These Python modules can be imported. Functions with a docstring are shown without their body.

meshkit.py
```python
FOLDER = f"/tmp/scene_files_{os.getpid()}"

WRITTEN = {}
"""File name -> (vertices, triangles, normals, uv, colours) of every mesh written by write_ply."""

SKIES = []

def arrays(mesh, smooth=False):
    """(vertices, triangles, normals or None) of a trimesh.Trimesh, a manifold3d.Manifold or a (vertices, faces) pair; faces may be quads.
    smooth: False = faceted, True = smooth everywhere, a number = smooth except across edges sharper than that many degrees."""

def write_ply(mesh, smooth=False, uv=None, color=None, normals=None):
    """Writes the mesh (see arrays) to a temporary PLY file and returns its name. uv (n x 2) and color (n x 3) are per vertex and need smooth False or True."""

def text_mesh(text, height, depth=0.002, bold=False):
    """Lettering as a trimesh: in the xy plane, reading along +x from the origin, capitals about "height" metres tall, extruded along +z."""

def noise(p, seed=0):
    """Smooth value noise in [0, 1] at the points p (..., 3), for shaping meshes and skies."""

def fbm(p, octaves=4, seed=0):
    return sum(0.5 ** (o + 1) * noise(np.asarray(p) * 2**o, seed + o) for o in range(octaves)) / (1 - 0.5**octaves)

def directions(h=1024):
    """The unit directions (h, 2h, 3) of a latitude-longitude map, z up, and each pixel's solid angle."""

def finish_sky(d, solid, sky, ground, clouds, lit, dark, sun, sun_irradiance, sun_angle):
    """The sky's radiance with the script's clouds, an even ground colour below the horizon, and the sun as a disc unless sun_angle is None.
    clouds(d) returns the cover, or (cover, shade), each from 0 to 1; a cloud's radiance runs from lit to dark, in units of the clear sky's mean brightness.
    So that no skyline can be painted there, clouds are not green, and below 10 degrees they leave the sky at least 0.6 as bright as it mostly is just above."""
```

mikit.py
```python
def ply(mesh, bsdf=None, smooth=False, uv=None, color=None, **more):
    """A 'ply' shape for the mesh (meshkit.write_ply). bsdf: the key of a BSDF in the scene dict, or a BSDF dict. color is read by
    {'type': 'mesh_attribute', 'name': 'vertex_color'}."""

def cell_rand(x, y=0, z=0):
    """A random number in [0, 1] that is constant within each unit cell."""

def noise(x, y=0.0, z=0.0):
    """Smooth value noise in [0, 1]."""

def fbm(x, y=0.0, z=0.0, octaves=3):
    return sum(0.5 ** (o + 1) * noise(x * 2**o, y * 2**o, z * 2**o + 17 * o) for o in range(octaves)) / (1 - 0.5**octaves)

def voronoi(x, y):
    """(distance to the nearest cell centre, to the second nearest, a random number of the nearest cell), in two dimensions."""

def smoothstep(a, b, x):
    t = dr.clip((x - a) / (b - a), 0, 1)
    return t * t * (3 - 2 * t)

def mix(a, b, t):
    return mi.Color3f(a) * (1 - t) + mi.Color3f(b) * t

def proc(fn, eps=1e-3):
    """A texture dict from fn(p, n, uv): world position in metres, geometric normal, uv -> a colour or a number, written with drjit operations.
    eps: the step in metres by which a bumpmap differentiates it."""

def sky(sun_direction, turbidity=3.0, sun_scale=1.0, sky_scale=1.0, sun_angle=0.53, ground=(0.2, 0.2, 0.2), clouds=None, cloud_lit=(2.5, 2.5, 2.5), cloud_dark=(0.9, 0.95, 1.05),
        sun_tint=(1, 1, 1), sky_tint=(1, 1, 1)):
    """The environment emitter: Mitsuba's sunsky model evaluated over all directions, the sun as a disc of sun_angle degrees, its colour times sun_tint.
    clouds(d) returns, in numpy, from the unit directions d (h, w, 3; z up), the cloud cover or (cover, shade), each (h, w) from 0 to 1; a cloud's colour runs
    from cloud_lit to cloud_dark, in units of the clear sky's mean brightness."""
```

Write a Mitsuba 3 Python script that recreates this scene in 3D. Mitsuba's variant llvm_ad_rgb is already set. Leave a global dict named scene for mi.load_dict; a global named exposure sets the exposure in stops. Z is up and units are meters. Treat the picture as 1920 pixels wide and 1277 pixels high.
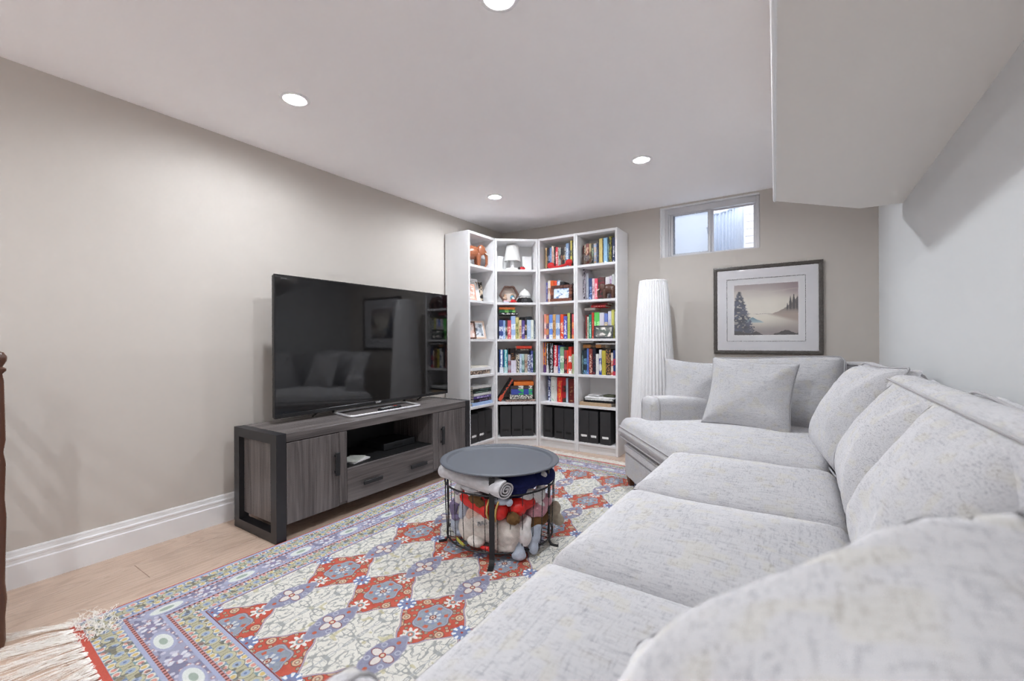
import math, random
import numpy as np, trimesh, shapely, manifold3d as m3
from shapely.geometry import Polygon, Point
from scipy.spatial import Delaunay
import drjit as dr
import mitsuba as mi
import mikit, meshkit
from mikit import noise, fbm, voronoi, cell_rand, smoothstep

# ---------------------------------------------------------------- camera, sky, exposure
exposure = 3.70
SPOT = 165.0          # radiance of the ceiling lamps
YAW, ROLL = 0.5853, -0.0045
CAM = (2.7674, 0.0, 1.031)
fwd = np.array([-math.sin(YAW), math.cos(YAW), 0.0])
rgt = np.array([math.cos(YAW), math.sin(YAW), 0.0])
upv = np.array([0, 0, 1.0]) * math.cos(ROLL) - rgt * math.sin(ROLL)
T = mi.ScalarTransform4f
scene, labels = {}, {}
scene['camera'] = {'type': 'thinlens', 'fov': math.degrees(2 * math.atan(960 / 820.82)), 'fov_axis': 'x',
                   'aperture_radius': 0.0032, 'focus_distance': 2.2, 'near_clip': 0.02, 'far_clip': 60.0,
                   'to_world': T().look_at(origin=list(CAM), target=list(np.array(CAM) + fwd), up=list(upv))}
scene['sky'] = mikit.sky((0.35, -0.5, 0.8), turbidity=4.0, sun_scale=0.0, sky_scale=1.9, ground=(0.5, 0.5, 0.5), clouds=lambda d: (np.full(d.shape[:2], .92), np.clip(1 - d[..., 2], 0, 1) * .4), cloud_lit=(1.25, 1.3, 1.38), cloud_dark=(.9, .95, 1.02))
H, L, RW, YN = 2.2177, 3.996, 3.2194, -1.5      # ceiling height, back wall, right wall, near wall

# ---------------------------------------------------------------- helpers
def lin(hexs):
    c = np.array([int(hexs[i:i + 2], 16) for i in (0, 2, 4)]) / 255.0
    return np.where(c <= 0.04045, c / 12.92, ((c + 0.055) / 1.055) ** 2.4)

def c3(a):
    return mi.Color3f(*[float(q) for q in a]) if isinstance(a, (np.ndarray, tuple, list)) else mi.Color3f(a)

def mix(a, b, t):
    return c3(a) * (1 - t) + c3(b) * t

def mat(name, base, rough=0.5, **kw):
    b = base if isinstance(base, dict) else {'type': 'rgb', 'value': [float(x) for x in (lin(base) if isinstance(base, str) else base)]}
    d = {'type': 'principled', 'base_color': b, 'roughness': rough, **kw}
    scene['mat_' + name] = {'type': 'twosided', 'bsdf': d}
    return 'mat_' + name

def add(key, mesh, m, smooth=False, label=None, cat=None, group=None, kind=None, **kw):
    n, k = key, 0
    while n in scene:
        k += 1
        n = f'{key}_{k:03d}'
    scene[n] = mikit.ply(mesh, m, smooth, **kw) if not (isinstance(mesh, dict)) else mesh
    tag(n, label, cat, group, kind)
    return n

def tag(n, label=None, cat=None, group=None, kind=None):
    d = {k: v for k, v in (('label', label), ('category', cat), ('group', group), ('kind', kind)) if v}
    if d:
        labels[n] = d

USED = {}
def thing(name, label, cat, group=None):
    USED[name] = USED.get(name, -1) + 1
    n = name if USED[name] == 0 else f'{name}_{USED[name]:03d}'
    tag(n, label, cat, group)
    return n

def box(x0, x1, y0, y1, z0, z1, c=0.0):
    if c <= 0:
        b = trimesh.creation.box(extents=(x1 - x0, y1 - y0, z1 - z0))
        b.apply_translation(((x0 + x1) / 2, (y0 + y1) / 2, (z0 + z1) / 2))
        return b
    c = min(c, (x1 - x0) * .49, (y1 - y0) * .49, (z1 - z0) * .49)
    p = []
    for x, sx in ((x0, 1), (x1, -1)):
        for y, sy in ((y0, 1), (y1, -1)):
            for z, sz in ((z0, 1), (z1, -1)):
                p += [(x, y + sy * c, z + sz * c), (x + sx * c, y, z + sz * c), (x + sx * c, y + sy * c, z)]
    return trimesh.convex.convex_hull(np.array(p))

def cat_(*ms):
    return trimesh.util.concatenate([x for x in ms])

def xf(mesh, O=(0, 0, 0), ex=(1, 0, 0), ey=(0, 1, 0), ez=(0, 0, 1)):
    M = np.eye(4)
    M[:3, 0], M[:3, 1], M[:3, 2], M[:3, 3] = ex, ey, ez, O
    m = mesh.copy()
    m.apply_transform(M)
    return m

def rotz(mesh, deg, O=(0, 0, 0)):
    a = math.radians(deg)
    return xf(mesh, O, (math.cos(a), math.sin(a), 0), (-math.sin(a), math.cos(a), 0))

def tube(pts, r, n=8, closed=False, caps=True):
    p = np.asarray(pts, float)
    k = len(p)
    r = np.broadcast_to(np.asarray(r, float), (k,))
    if closed:
        t = np.roll(p, -1, 0) - np.roll(p, 1, 0)
    else:
        t = np.gradient(p, axis=0)
    t /= np.linalg.norm(t, axis=1, keepdims=True) + 1e-12
    a = np.zeros_like(p)
    ref = np.array([0, 0, 1.0]) if abs(t[0][2]) < 0.9 else np.array([1.0, 0, 0])
    for i in range(k):
        v = ref - t[i] * (ref @ t[i])
        v /= np.linalg.norm(v) + 1e-12
        a[i] = v
        ref = v
    b = np.cross(t, a)
    ang = np.arange(n) * 2 * np.pi / n
    v = (p[:, None] + r[:, None, None] * (np.cos(ang)[None, :, None] * a[:, None] + np.sin(ang)[None, :, None] * b[:, None])).reshape(-1, 3)
    f = []
    for i in range(k if closed else k - 1):
        j = (i + 1) % k
        for s in range(n):
            s2 = (s + 1) % n
            f += [(i * n + s, i * n + s2, j * n + s2), (i * n + s, j * n + s2, j * n + s)]
    if not closed and caps:
        for s in range(1, n - 1):
            f += [(0, s + 1, s), ((k - 1) * n, (k - 1) * n + s, (k - 1) * n + s + 1)]
    return trimesh.Trimesh(v, np.array(f), process=False)

def lathe(prof, n=48, O=(0, 0, 0), rib=None):
    """prof: (r, z) pairs from bottom to top."""
    prof = np.asarray(prof, float)
    ang = np.arange(n) * 2 * np.pi / n
    k = 1 if rib is None else rib(ang)
    v = np.stack([prof[:, 0][:, None] * k * np.cos(ang), prof[:, 0][:, None] * k * np.sin(ang), np.broadcast_to(prof[:, 1][:, None], (len(prof), n))], -1).reshape(-1, 3) + O
    f = []
    for i in range(len(prof) - 1):
        for s in range(n):
            s2 = (s + 1) % n
            f += [(i * n + s, i * n + s2, (i + 1) * n + s2), (i * n + s, (i + 1) * n + s2, (i + 1) * n + s)]
    return trimesh.Trimesh(v, np.array(f), process=False)

def prism(coords, z0, z1, c=0.0):
    """a polygon set upright, with a small chamfer at the top and bottom edges"""
    P = Polygon(coords)
    if c <= 0:
        m = trimesh.creation.extrude_polygon(P, z1 - z0, engine='earcut')
        m.apply_translation((0, 0, z0))
        return m
    I = P.buffer(-c, join_style=2)
    def man(p, a, b):
        return m3.Manifold.extrude(m3.CrossSection([np.array(p.exterior.coords)[:-1][::-1] if not p.exterior.is_ccw else np.array(p.exterior.coords)[:-1]]), b - a).translate((0, 0, a))
    m = m3.Manifold.batch_hull([man(I, z0, z0 + c / 2), man(P, z0 + c, z0 + 1.5 * c)]) if False else None
    a = man(P, z0 + c, z1 - c)
    b = man(I, z0, z1)
    mm = (a + b).to_mesh()
    return trimesh.Trimesh(mm.vert_properties[:, :3], mm.tri_verts, process=False)

def ring_pts(P, step):
    ln = P.exterior.length
    k = max(8, int(round(ln / step)))
    q = shapely.line_interpolate_point(P.exterior, np.arange(k) * ln / k)
    return np.stack([shapely.get_x(q), shapely.get_y(q)], 1)

def pad(poly, zb, zt, r=0.05, crown=0.0, w=0.12, step=0.024, crown_b=0.0, wr=0.0, wf=9.0, seed=0, prof=None, side=3, bulge=0.0):
    """an upholstered cushion over a plan polygon: rounded edges of radius r, and a crown"""
    P = Polygon(poly) if not isinstance(poly, Polygon) else poly
    if not P.exterior.is_ccw:
        P = Polygon(list(P.exterior.coords)[::-1])
    ring = ring_pts(P, step)
    nb = len(ring)
    pts = [ring]
    for k in (0.12, 0.36, 0.7):
        I = P.buffer(-k * r)
        if not I.is_empty and I.geom_type == 'Polygon':
            pts.append(ring_pts(I, step))
    x0, y0, x1, y1 = P.bounds
    gx, gy = np.meshgrid(np.arange(x0, x1, step), np.arange(y0, y1, step))
    gx = gx + (np.arange(gx.shape[0]) % 2)[:, None] * step / 2
    g = np.stack([gx.ravel(), gy.ravel()], 1)
    I = P.buffer(-r * 0.95)
    g = g[shapely.contains_xy(I, g[:, 0], g[:, 1])]
    pts = np.vstack(pts + [g])
    tri = Delaunay(pts).simplices
    c = pts[tri].mean(1)
    tri = tri[shapely.contains_xy(P, c[:, 0], c[:, 1])]
    q = pts[tri]
    ar = np.cross(q[:, 1] - q[:, 0], q[:, 2] - q[:, 0])
    tri = np.where((ar > 0)[:, None], tri, tri[:, ::-1])
    d = shapely.distance(shapely.points(pts), P.exterior)
    d[:nb] = 0
    h = (zt - zb) / 2
    zm = (zt + zb) / 2
    if prof is None:
        e = h - min(r, h * .98)
        rr = min(r, h * .98)
        hh = e + rr * np.sqrt(np.clip(1 - (1 - np.minimum(d / r, 1)) ** 2, 0, 1))
    else:
        hh = prof(d)
    gg = 1 - np.exp(-d / w)
    top = zm + hh + crown * gg
    bot = zm - hh - crown_b * gg
    if wr:
        q3 = np.stack([pts[:, 0] * wf, pts[:, 1] * wf, np.full(len(pts), seed * 3.7)], 1)
        top = top + wr * (meshkit.fbm(q3, 3, seed) - .5) * np.minimum(d / .06, 1)
    n = len(pts)
    V = [np.column_stack([pts, top]), np.column_stack([pts, bot])]
    F = [tri, tri[:, ::-1] + n]
    # side strip
    e_top, e_bot = top[:nb], bot[:nb]
    nrm = np.roll(ring, -1, 0) - np.roll(ring, 1, 0)
    nrm = np.stack([nrm[:, 1], -nrm[:, 0]], 1)
    nrm /= np.linalg.norm(nrm, axis=1, keepdims=True) + 1e-9
    prev = np.arange(nb)
    off = 2 * n
    for s in range(1, side + 1):
        if s == side:
            cur = np.arange(nb) + n
        else:
            t = s / side
            V.append(np.column_stack([ring + nrm * bulge * math.sin(math.pi * t), e_top * (1 - t) + e_bot * t]))
            cur = np.arange(nb) + off
            off += nb
        a, b = prev, np.roll(prev, -1)
        c2, d2 = cur, np.roll(cur, -1)
        F += [np.stack([a, c2, d2], 1), np.stack([a, d2, b], 1)]
        prev = cur
    return trimesh.Trimesh(np.vstack(V), np.vstack(F), process=False)

def rrect(x0, x1, y0, y1, r):
    return shapely.box(x0 + r, y0 + r, x1 - r, y1 - r).buffer(r, quad_segs=5)

def ell(c, r, n=2):
    s = trimesh.creation.icosphere(subdivisions=n)
    s.apply_scale(r if not np.isscalar(r) else (r, r, r))
    s.apply_translation(c)
    return s

def to_tm(man):
    m = man.to_mesh()
    return trimesh.Trimesh(m.vert_properties[:, :3], m.tri_verts, process=False)

def blob(parts, step=0.012, it=10, seed=0, amp=0.0, wf=40.0):
    """one soft continuous body: ('e', centre, radii[, euler]) ellipsoids and ('b', p0, r0, p1, r1) bones, joined and smoothed"""
    M = None
    for p in parts:
        if p[0] == 'e':
            r = p[2] if not np.isscalar(p[2]) else (p[2],) * 3
            q = m3.Manifold.sphere(1.0, 20).scale(r)
            if len(p) > 3:
                q = q.rotate(p[3])
            q = q.translate(p[1])
        else:
            q = m3.Manifold.batch_hull([m3.Manifold.sphere(p[2], 16).translate(p[1]), m3.Manifold.sphere(p[4], 16).translate(p[3])])
        M = q if M is None else M + q
    m = to_tm(M.refine_to_length(step))
    m.merge_vertices()
    if it:
        trimesh.smoothing.filter_taubin(m, lamb=0.5, nu=0.53, iterations=it)
    if amp:
        v = np.array(m.vertices)
        m.vertices = v + np.array(m.vertex_normals) * (amp * (meshkit.fbm(v * wf, 3, seed) - .5))[:, None]
    return m

ORD = ['first', 'second', 'third', 'fourth', 'fifth', 'sixth', 'seventh', 'eighth', 'ninth', 'tenth', 'eleventh', 'twelfth', 'thirteenth',
       'fourteenth', 'fifteenth', 'sixteenth', 'seventeenth', 'eighteenth', 'nineteenth', 'twentieth']

# ---------------------------------------------------------------- materials
WALL = mat('wall_paint', (0.565, 0.525, 0.485), 0.75, specular=0.3)
WALLR = mat('wall_paint_pale', (0.56, 0.57, 0.575), 0.7, specular=0.3)
CEIL = mat('ceiling_paint', (0.90, 0.89, 0.895), 0.9, specular=0.2)
BULK = mat('bulkhead_paint', (0.76, 0.73, 0.69), 0.8, specular=0.3)
TRIM = mat('trim_white', (0.80, 0.80, 0.81), 0.35)
SHELF = mat('shelf_white', (0.71, 0.71, 0.72), 0.4)
SHELFB = mat('shelf_back', (0.74, 0.735, 0.73), 0.55)
BLACKM = mat('black_metal', (0.010, 0.011, 0.013), 0.45, specular=0.5)
CHAR = mat('charcoal_frame', (0.017, 0.017, 0.020), 0.4)
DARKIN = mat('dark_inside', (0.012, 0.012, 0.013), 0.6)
WHITEP = mat('white_plastic', (0.82, 0.82, 0.83), 0.3)
WHITEPAPER = mat('white_paper', (0.80, 0.80, 0.80), 0.7)
PAGES = mat('book_pages', (0.72, 0.66, 0.55), 0.8)
BLACKF = mat('black_card', (0.022, 0.022, 0.024), 0.55)
BLACKSLOT = mat('black_slot', (0.004, 0.004, 0.004), 0.8)
SILVER = mat('silver_metal', (0.80, 0.80, 0.82), 0.35, metallic=0.6)
PRINTED = mat('printed_cover', {'type': 'mesh_attribute', 'name': 'vertex_color'}, 0.42)
SOFTC = mat('soft_cloth', {'type': 'mesh_attribute', 'name': 'vertex_color'}, 0.9, sheen=0.3)
GALV = mat('galvanised_steel', (0.55, 0.60, 0.68), 0.45, metallic=0.3)
BRICKW = mat('pale_brick', (0.78, 0.77, 0.78), 0.85)
MORT = mat('mortar', (0.45, 0.44, 0.45), 0.9)
ALU = mat('window_aluminium', (0.62, 0.62, 0.64), 0.4)
DWOOD = mat('dark_turned_wood', (0.075, 0.026, 0.012), 0.3, clearcoat=0.4)
LEGW = mat('sofa_leg_wood', (0.13, 0.055, 0.03), 0.35)
FRING = mat('cotton_fringe', (0.86, 0.84, 0.80), 0.9)
scene['mat_clear_glass'] = {'type': 'dielectric', 'int_ior': 1.5}
scene['mat_pane'] = {'type': 'thindielectric', 'int_ior': 1.5}

def f_fabric(p, n, uv):
    x, y, z = p.x, p.y, p.z
    j = noise(x * 9, y * 9, z * 9)
    s1 = noise(x * 55, y * 420, z * 420 + 3)
    s2 = noise(x * 420 + 7, y * 55, z * 300)
    fine = noise(x * 520, y * 520, z * 520)
    big = fbm(x * 34, y * 34, z * 34)
    s3 = noise(x * 24 + 11, y * 330 + 5, z * 330)
    k = smoothstep(0.52, 0.90, s1) * 0.50 + smoothstep(0.55, 0.90, s2) * 0.50 + smoothstep(0.62, 0.88, s3) * 0.35
    k = k * (0.68 + 0.42 * smoothstep(0.35, 0.65, big)) + 0.16 * smoothstep(0.45, 0.9, fine)
    warm = noise(x * 30 + 5, y * 30, z * 30)
    a = mix((0.515, 0.51, 0.525), (0.52, 0.51, 0.495), smoothstep(0.6, 0.8, warm))
    b = mix((0.12, 0.128, 0.16), (0.20, 0.175, 0.145), smoothstep(0.45, 0.75, warm))
    return mix(a * (0.95 + 0.07 * j), b, dr.clip(k, 0, 1) * 0.56)

def f_weave(p, n, uv):
    a = dr.sin(p.x * 1100) * dr.sin(p.y * 1100 + p.z * 1100)
    return 0.5 + 0.25 * a + 0.6 * noise(p.x * 260, p.y * 260, p.z * 260)

fab = {'type': 'principled', 'base_color': mikit.proc(f_fabric), 'roughness': 0.9, 'sheen': 0.35, 'specular': 0.2}
scene['mat_sofa_fabric'] = {'type': 'twosided', 'bsdf': {'type': 'bumpmap', 'arbitrary': mikit.proc(f_weave, 4e-4), 'scale': 0.0005, 'bsdf': fab}}
FABRIC = 'mat_sofa_fabric'
PIPE = mat('piping_fabric', (0.37, 0.365, 0.375), 0.9, sheen=0.3)

def grain(a, b, c):
    """a runs along the grain"""
    w = fbm(a * 1.3, b * 7, c * 7) * 2.2
    g = noise(a * 2.2, b * 95 + w * 7, c * 95)
    f = noise(a * 14, b * 420, c * 420)
    return g * 0.62 + f * 0.38, fbm(a * 0.9, b * 14 + w * 3, c * 14)

def oak(p, n, uv):
    plank = cell_rand(dr.floor(p.x / 0.19), dr.floor((p.y + 0.53 * dr.floor(p.x / 0.19)) / 1.25))
    o = plank * 37
    # cathedral figure: contour lines of a stretched field
    w = fbm((p.x + o) * 7.0, (p.y + o) * 1.1, 0.0)
    ring = dr.abs(dr.sin(w * 46.0))
    g = noise((p.x + o) * 260, p.y * 5)
    f = noise((p.x + o) * 700, p.y * 30)
    k = dr.clip(0.42 * smoothstep(0.75, 1.0, ring) + 0.35 * g + 0.25 * f, 0, 1)
    light = mix((0.60, 0.46, 0.37), (0.54, 0.41, 0.325), plank)
    return mix(light, (0.40, 0.285, 0.22), k * 0.7)
OAK = mat('oak_laminate', mikit.proc(oak), 0.42)

def greywood(along):
    def fn(p, n, uv):
        a, b = (p.z, p.y) if along == 'z' else (p.y, p.z)
        g, big = grain(a, b, p.x)
        fine = noise(a * 9, b * 300, p.x * 300)
        k = dr.clip(0.42 * smoothstep(0.25, 0.8, g) + 0.30 * smoothstep(0.3, 0.7, big) + 0.34 * fine - 0.08, 0, 1)
        col = mix((0.050, 0.043, 0.043), (0.185, 0.165, 0.160), k)
        return col * (0.9 + 0.2 * noise(a * 1.5, b * 6))
    return fn
GWZ = mat('grey_oak_upright', mikit.proc(greywood('z')), 0.42)
GWY = mat('grey_oak_level', mikit.proc(greywood('y')), 0.38)

scene['mat_tv_glass'] = {'type': 'twosided', 'bsdf': {'type': 'principled', 'base_color': {'type': 'rgb', 'value': [0.0015, 0.0015, 0.002]}, 'roughness': 0.04, 'eta': 1.75}}
TVB = mat('tv_bezel', (0.01, 0.01, 0.011), 0.25)

# ---------------------------------------------------------------- room shell
def hole_wall(x0, x1, z0, z1, hx0, hx1, hz0, hz1, y, th):
    return cat_(box(x0, hx0, y, y + th, z0, z1), box(hx1, x1, y, y + th, z0, z1), box(hx0, hx1, y, y + th, z0, hz0), box(hx0, hx1, y, y + th, hz1, z1))
WX0, WX1, WZ0, WZ1 = 1.712, 2.490, 1.762, 2.203
add('wall_left', box(-.12, 0, YN, L + .2, -.05, H + .1), WALL, kind='structure')
add('wall_back', hole_wall(0, RW, -.05, H + .1, WX0, WX1, WZ0, WZ1, L, .2), WALL, kind='structure')
add('wall_right', box(RW, RW + .12, YN, L + .2, -.05, H + .1), WALLR, kind='structure')
add('wall_near', box(-.12, RW + .12, YN - .12, YN, -.05, H + .1), TRIM, kind='structure')

LIGHTS = [(0.701, 1.203), (1.89, 2.876), (0.658, 2.937), (1.898, 1.240), (0.70, -1.15), (1.90, -0.50)]
ceil = m3.Manifold.cube((RW + .24, L + .2 - YN + .12, .1)).translate((-.12, YN - .12, H))
for (x, y) in LIGHTS:
    ceil = ceil - m3.Manifold.cylinder(.3, .052, .052, 40).translate((x, y, H - .1))
add('ceiling', to_tm(ceil), CEIL, kind='structure')
SOF = 1.756
bp = [(2.650, 2.676), (3.035, 3.095), (RW, 3.105), (RW, YN), (2.832, YN)]
add('ceiling__bulkhead', prism(bp[::-1], SOF, H), BULK, label='boxed beige bulkhead with a cut corner along the right wall')
bead = [(2.650, 2.676, SOF + .002), (2.741, .60, SOF + .002), (2.832, YN, SOF + .002)]
add('ceiling__corner_bead', tube(bead, .007, 8), TRIM, True)

floor_z = -.012
add('floor', box(-.12, RW + .12, YN - .12, L + .2, -.06, floor_z), MORT, kind='structure')
PW, PL, G = .19, 1.25, .0012
for i in range(17):
    off = -0.53 * i
    k0 = math.floor((YN - off) / PL)
    for k in range(k0 - 1, k0 + 7):
        y0, y1 = max(YN, off + k * PL), min(L, off + (k + 1) * PL)
        x0, x1 = i * PW, min(RW, (i + 1) * PW)
        if y1 - y0 > .03:
            add('floor__plank', box(x0 + G / 2, x1 - G / 2, y0 + G / 2, y1 - G / 2, floor_z, 0, .0012), OAK)

def moulding(p0, p1, nrm):
    pr = [(0, 0), (.016, 0), (.016, .098), (.0145, .101), (.0105, .104), (.0105, .118), (.0125, .121), (.0125, .128), (.008, .134), (.0062, .146), (.0062, .150), (.004, .156), (0, .158)]
    p0, p1, nrm = np.array(p0, float), np.array(p1, float), np.array(nrm, float)
    v = [np.append(p + nrm * a, z) for p in (p0, p1) for a, z in pr]
    n = len(pr)
    f = [q for i in range(n - 1) for q in ((i, i + 1, n + i + 1), (i, n + i + 1, n + i))]
    m = trimesh.Trimesh(np.array(v), np.array(f), process=False)
    return m
add('baseboard_left', moulding((0, YN), (0, 3.02), (1, 0)), TRIM, kind='structure')
add('baseboard_back', moulding((1.44, L), (RW, L), (0, -1)), TRIM, kind='structure')
add('baseboard_right', moulding((RW, YN), (RW, L), (-1, 0)), TRIM, kind='structure')

# recessed lamps
def lamp_fn(i, x, y):
    lab = ['round recessed ceiling lamp with a white ring above the television wall, nearest the camera', 'recessed ceiling lamp nearest the basement window',
           'recessed ceiling lamp nearest the white bookcases', 'recessed ceiling lamp at the top edge of the picture', 'recessed ceiling lamp behind the camera by the left wall', 'recessed ceiling lamp behind the camera by the sofa'][i]
    t = thing('ceiling_lamp', lab, 'ceiling lamp', 'recessed ceiling lamps')
    add(t + '__trim_ring', lathe([(.0515, H + .004), (.0515, H - .002), (.055, H - .005), (.066, H - .004), (.0705, H - .001), (.0705, H + .001)], 40, (x, y, 0)), TRIM, True)
    add(t + '__housing', lathe([(.0515, H + .002), (.047, H + .03), (.045, H + .055), (0.001, H + .056)], 32, (x, y, 0)), WHITEP, True)
    g = lathe([(.0508, H + .018), (.0508, H + .0105), (.047, H + .0090), (.032, H + .0090), (.0262, H + .0105), (.0252, H + .018)], 32)
    add(t + '__gimbal', xf(g, (x, y, 0)), WHITEP, True)
    cap = lathe([(.0001, H - .0015), (.007, H - .0010), (.014, H + .0010), (.020, H + .0045), (.0245, H + .0095)], 32, (x, y, 0))
    disc = trimesh.Trimesh(cap.vertices, cap.faces, process=False)
    add(t + '__bulb', disc, WHITEP)
    scene[t + '__bulb']['emitter'] = {'type': 'area', 'radiance': {'type': 'rgb', 'value': [SPOT * .955, SPOT * 1.0, SPOT * 1.05]}}
    tag(t + '__bulb', 'glowing white lens')
for i, (x, y) in enumerate(LIGHTS):
    lamp_fn(i, x, y)

# ---------------------------------------------------------------- window and what lies outside
wn = 'window_1'
labels[wn] = {'kind': 'structure', 'label': 'small sliding basement window with two panes high on the back wall'}
y0 = L + .045
add(wn + '__reveal', cat_(box(WX0 + .001, WX0 + .006, L - .001, y0, WZ0, WZ1), box(WX0, WX1, L - .001, y0, WZ1 - .006, WZ1 - .001)), TRIM)
FX0, FX1, FZ0, FZ1 = 1.742, 2.486, 1.764, 2.197
def bars(x0, x1, z0, z1, l, r, b, t, ya, yb, c=.003):
    return cat_(box(x0, x0 + l, ya, yb, z0, z1, c), box(x1 - r, x1, ya, yb, z0, z1, c), box(x0 + l, x1 - r, ya, yb, z0, z0 + b, c), box(x0 + l, x1 - r, ya, yb, z1 - t, z1, c))
add(wn + '__filler', box(WX0 + .006, FX0, y0, y0 + .07, WZ0 + .001, WZ1 - .001), TRIM)
add(wn + '__frame', cat_(bars(FX0, FX1, FZ0, FZ1, .030, .024, .012, .052, y0, y0 + .08), box(FX0 + .03, FX0 + .044, y0 + .012, y0 + .07, FZ0 + .012, FZ1 - .052, .002)), ALU)
add(wn + '__sash', bars(1.788, 2.118, FZ0 + .012, FZ1 - .052, .022, .020, .016, .012, y0 + .016, y0 + .036), ALU)
add(wn + '__sash', bars(2.108, 2.462, FZ0 + .012, FZ1 - .052, .030, .024, .014, .010, y0 + .044, y0 + .064), ALU)
add(wn + '__seal', bars(1.808, 2.100, FZ0 + .026, FZ1 - .062, .016, .004, .004, .004, y0 + .022, y0 + .030, .001), mat('grey_seal', (0.24, 0.27, 0.33), .6))
add(wn + '__latch', cat_(box(2.094, 2.104, y0 + .004, y0 + .016, 1.94, 1.985, .002), box(2.084, 2.100, y0 + .006, y0 + .014, 1.985, 1.993, .002)), GALV)
def pane(x0, x1, z0, z1, y):
    return trimesh.Trimesh([(x0, y, z0), (x1, y, z0), (x1, y, z1), (x0, y, z1)], [(0, 1, 2), (0, 2, 3)], process=False)
scene['mat_frosted'] = {'type': 'principledthin', 'base_color': {'type': 'rgb', 'value': [0.92, 0.95, 0.97]}, 'roughness': 0.6, 'diff_trans': 1.6, 'spec_trans': 0.3}
add(wn + '__pane', pane(1.808, 2.100, FZ0 + .026, FZ1 - .062, y0 + .026), 'mat_frosted', label='frosted bright left pane')
add(wn + '__pane', pane(2.136, 2.440, FZ0 + .024, FZ1 - .060, y0 + .054), 'mat_pane', label='clear right pane')

# corrugated window well: a curved steel shell, and the neighbouring brick wall
def well():
    pts = []
    for a in np.linspace(math.pi, 0.02, 181):
        rr = 1 + .022 * math.cos(a * 60)
        pts.append((1.995 + .355 * math.cos(a) * rr, L + .2 + .62 * math.sin(a) ** .8 * rr))
    pts = np.array(pts)
    n = len(pts)
    zs = [1.622, 2.30]
    v = [(x, y, z) for z in zs for x, y in pts]
    f = [q for i in range(n - 1) for q in ((i, i + 1, n + i + 1), (i, n + i + 1, n + i))]
    rim = tube([(x, y, 2.30) for x, y in pts[::4]], .014, 6)
    return cat_(trimesh.Trimesh(np.array(v), np.array(f), process=False), rim)
add('window_well', well(), GALV, 60, 'corrugated grey steel window well outside the basement window', 'window well')
gv = box(1.4, 3.4, L + .2, 6.0, 1.55, 1.62)
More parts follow.
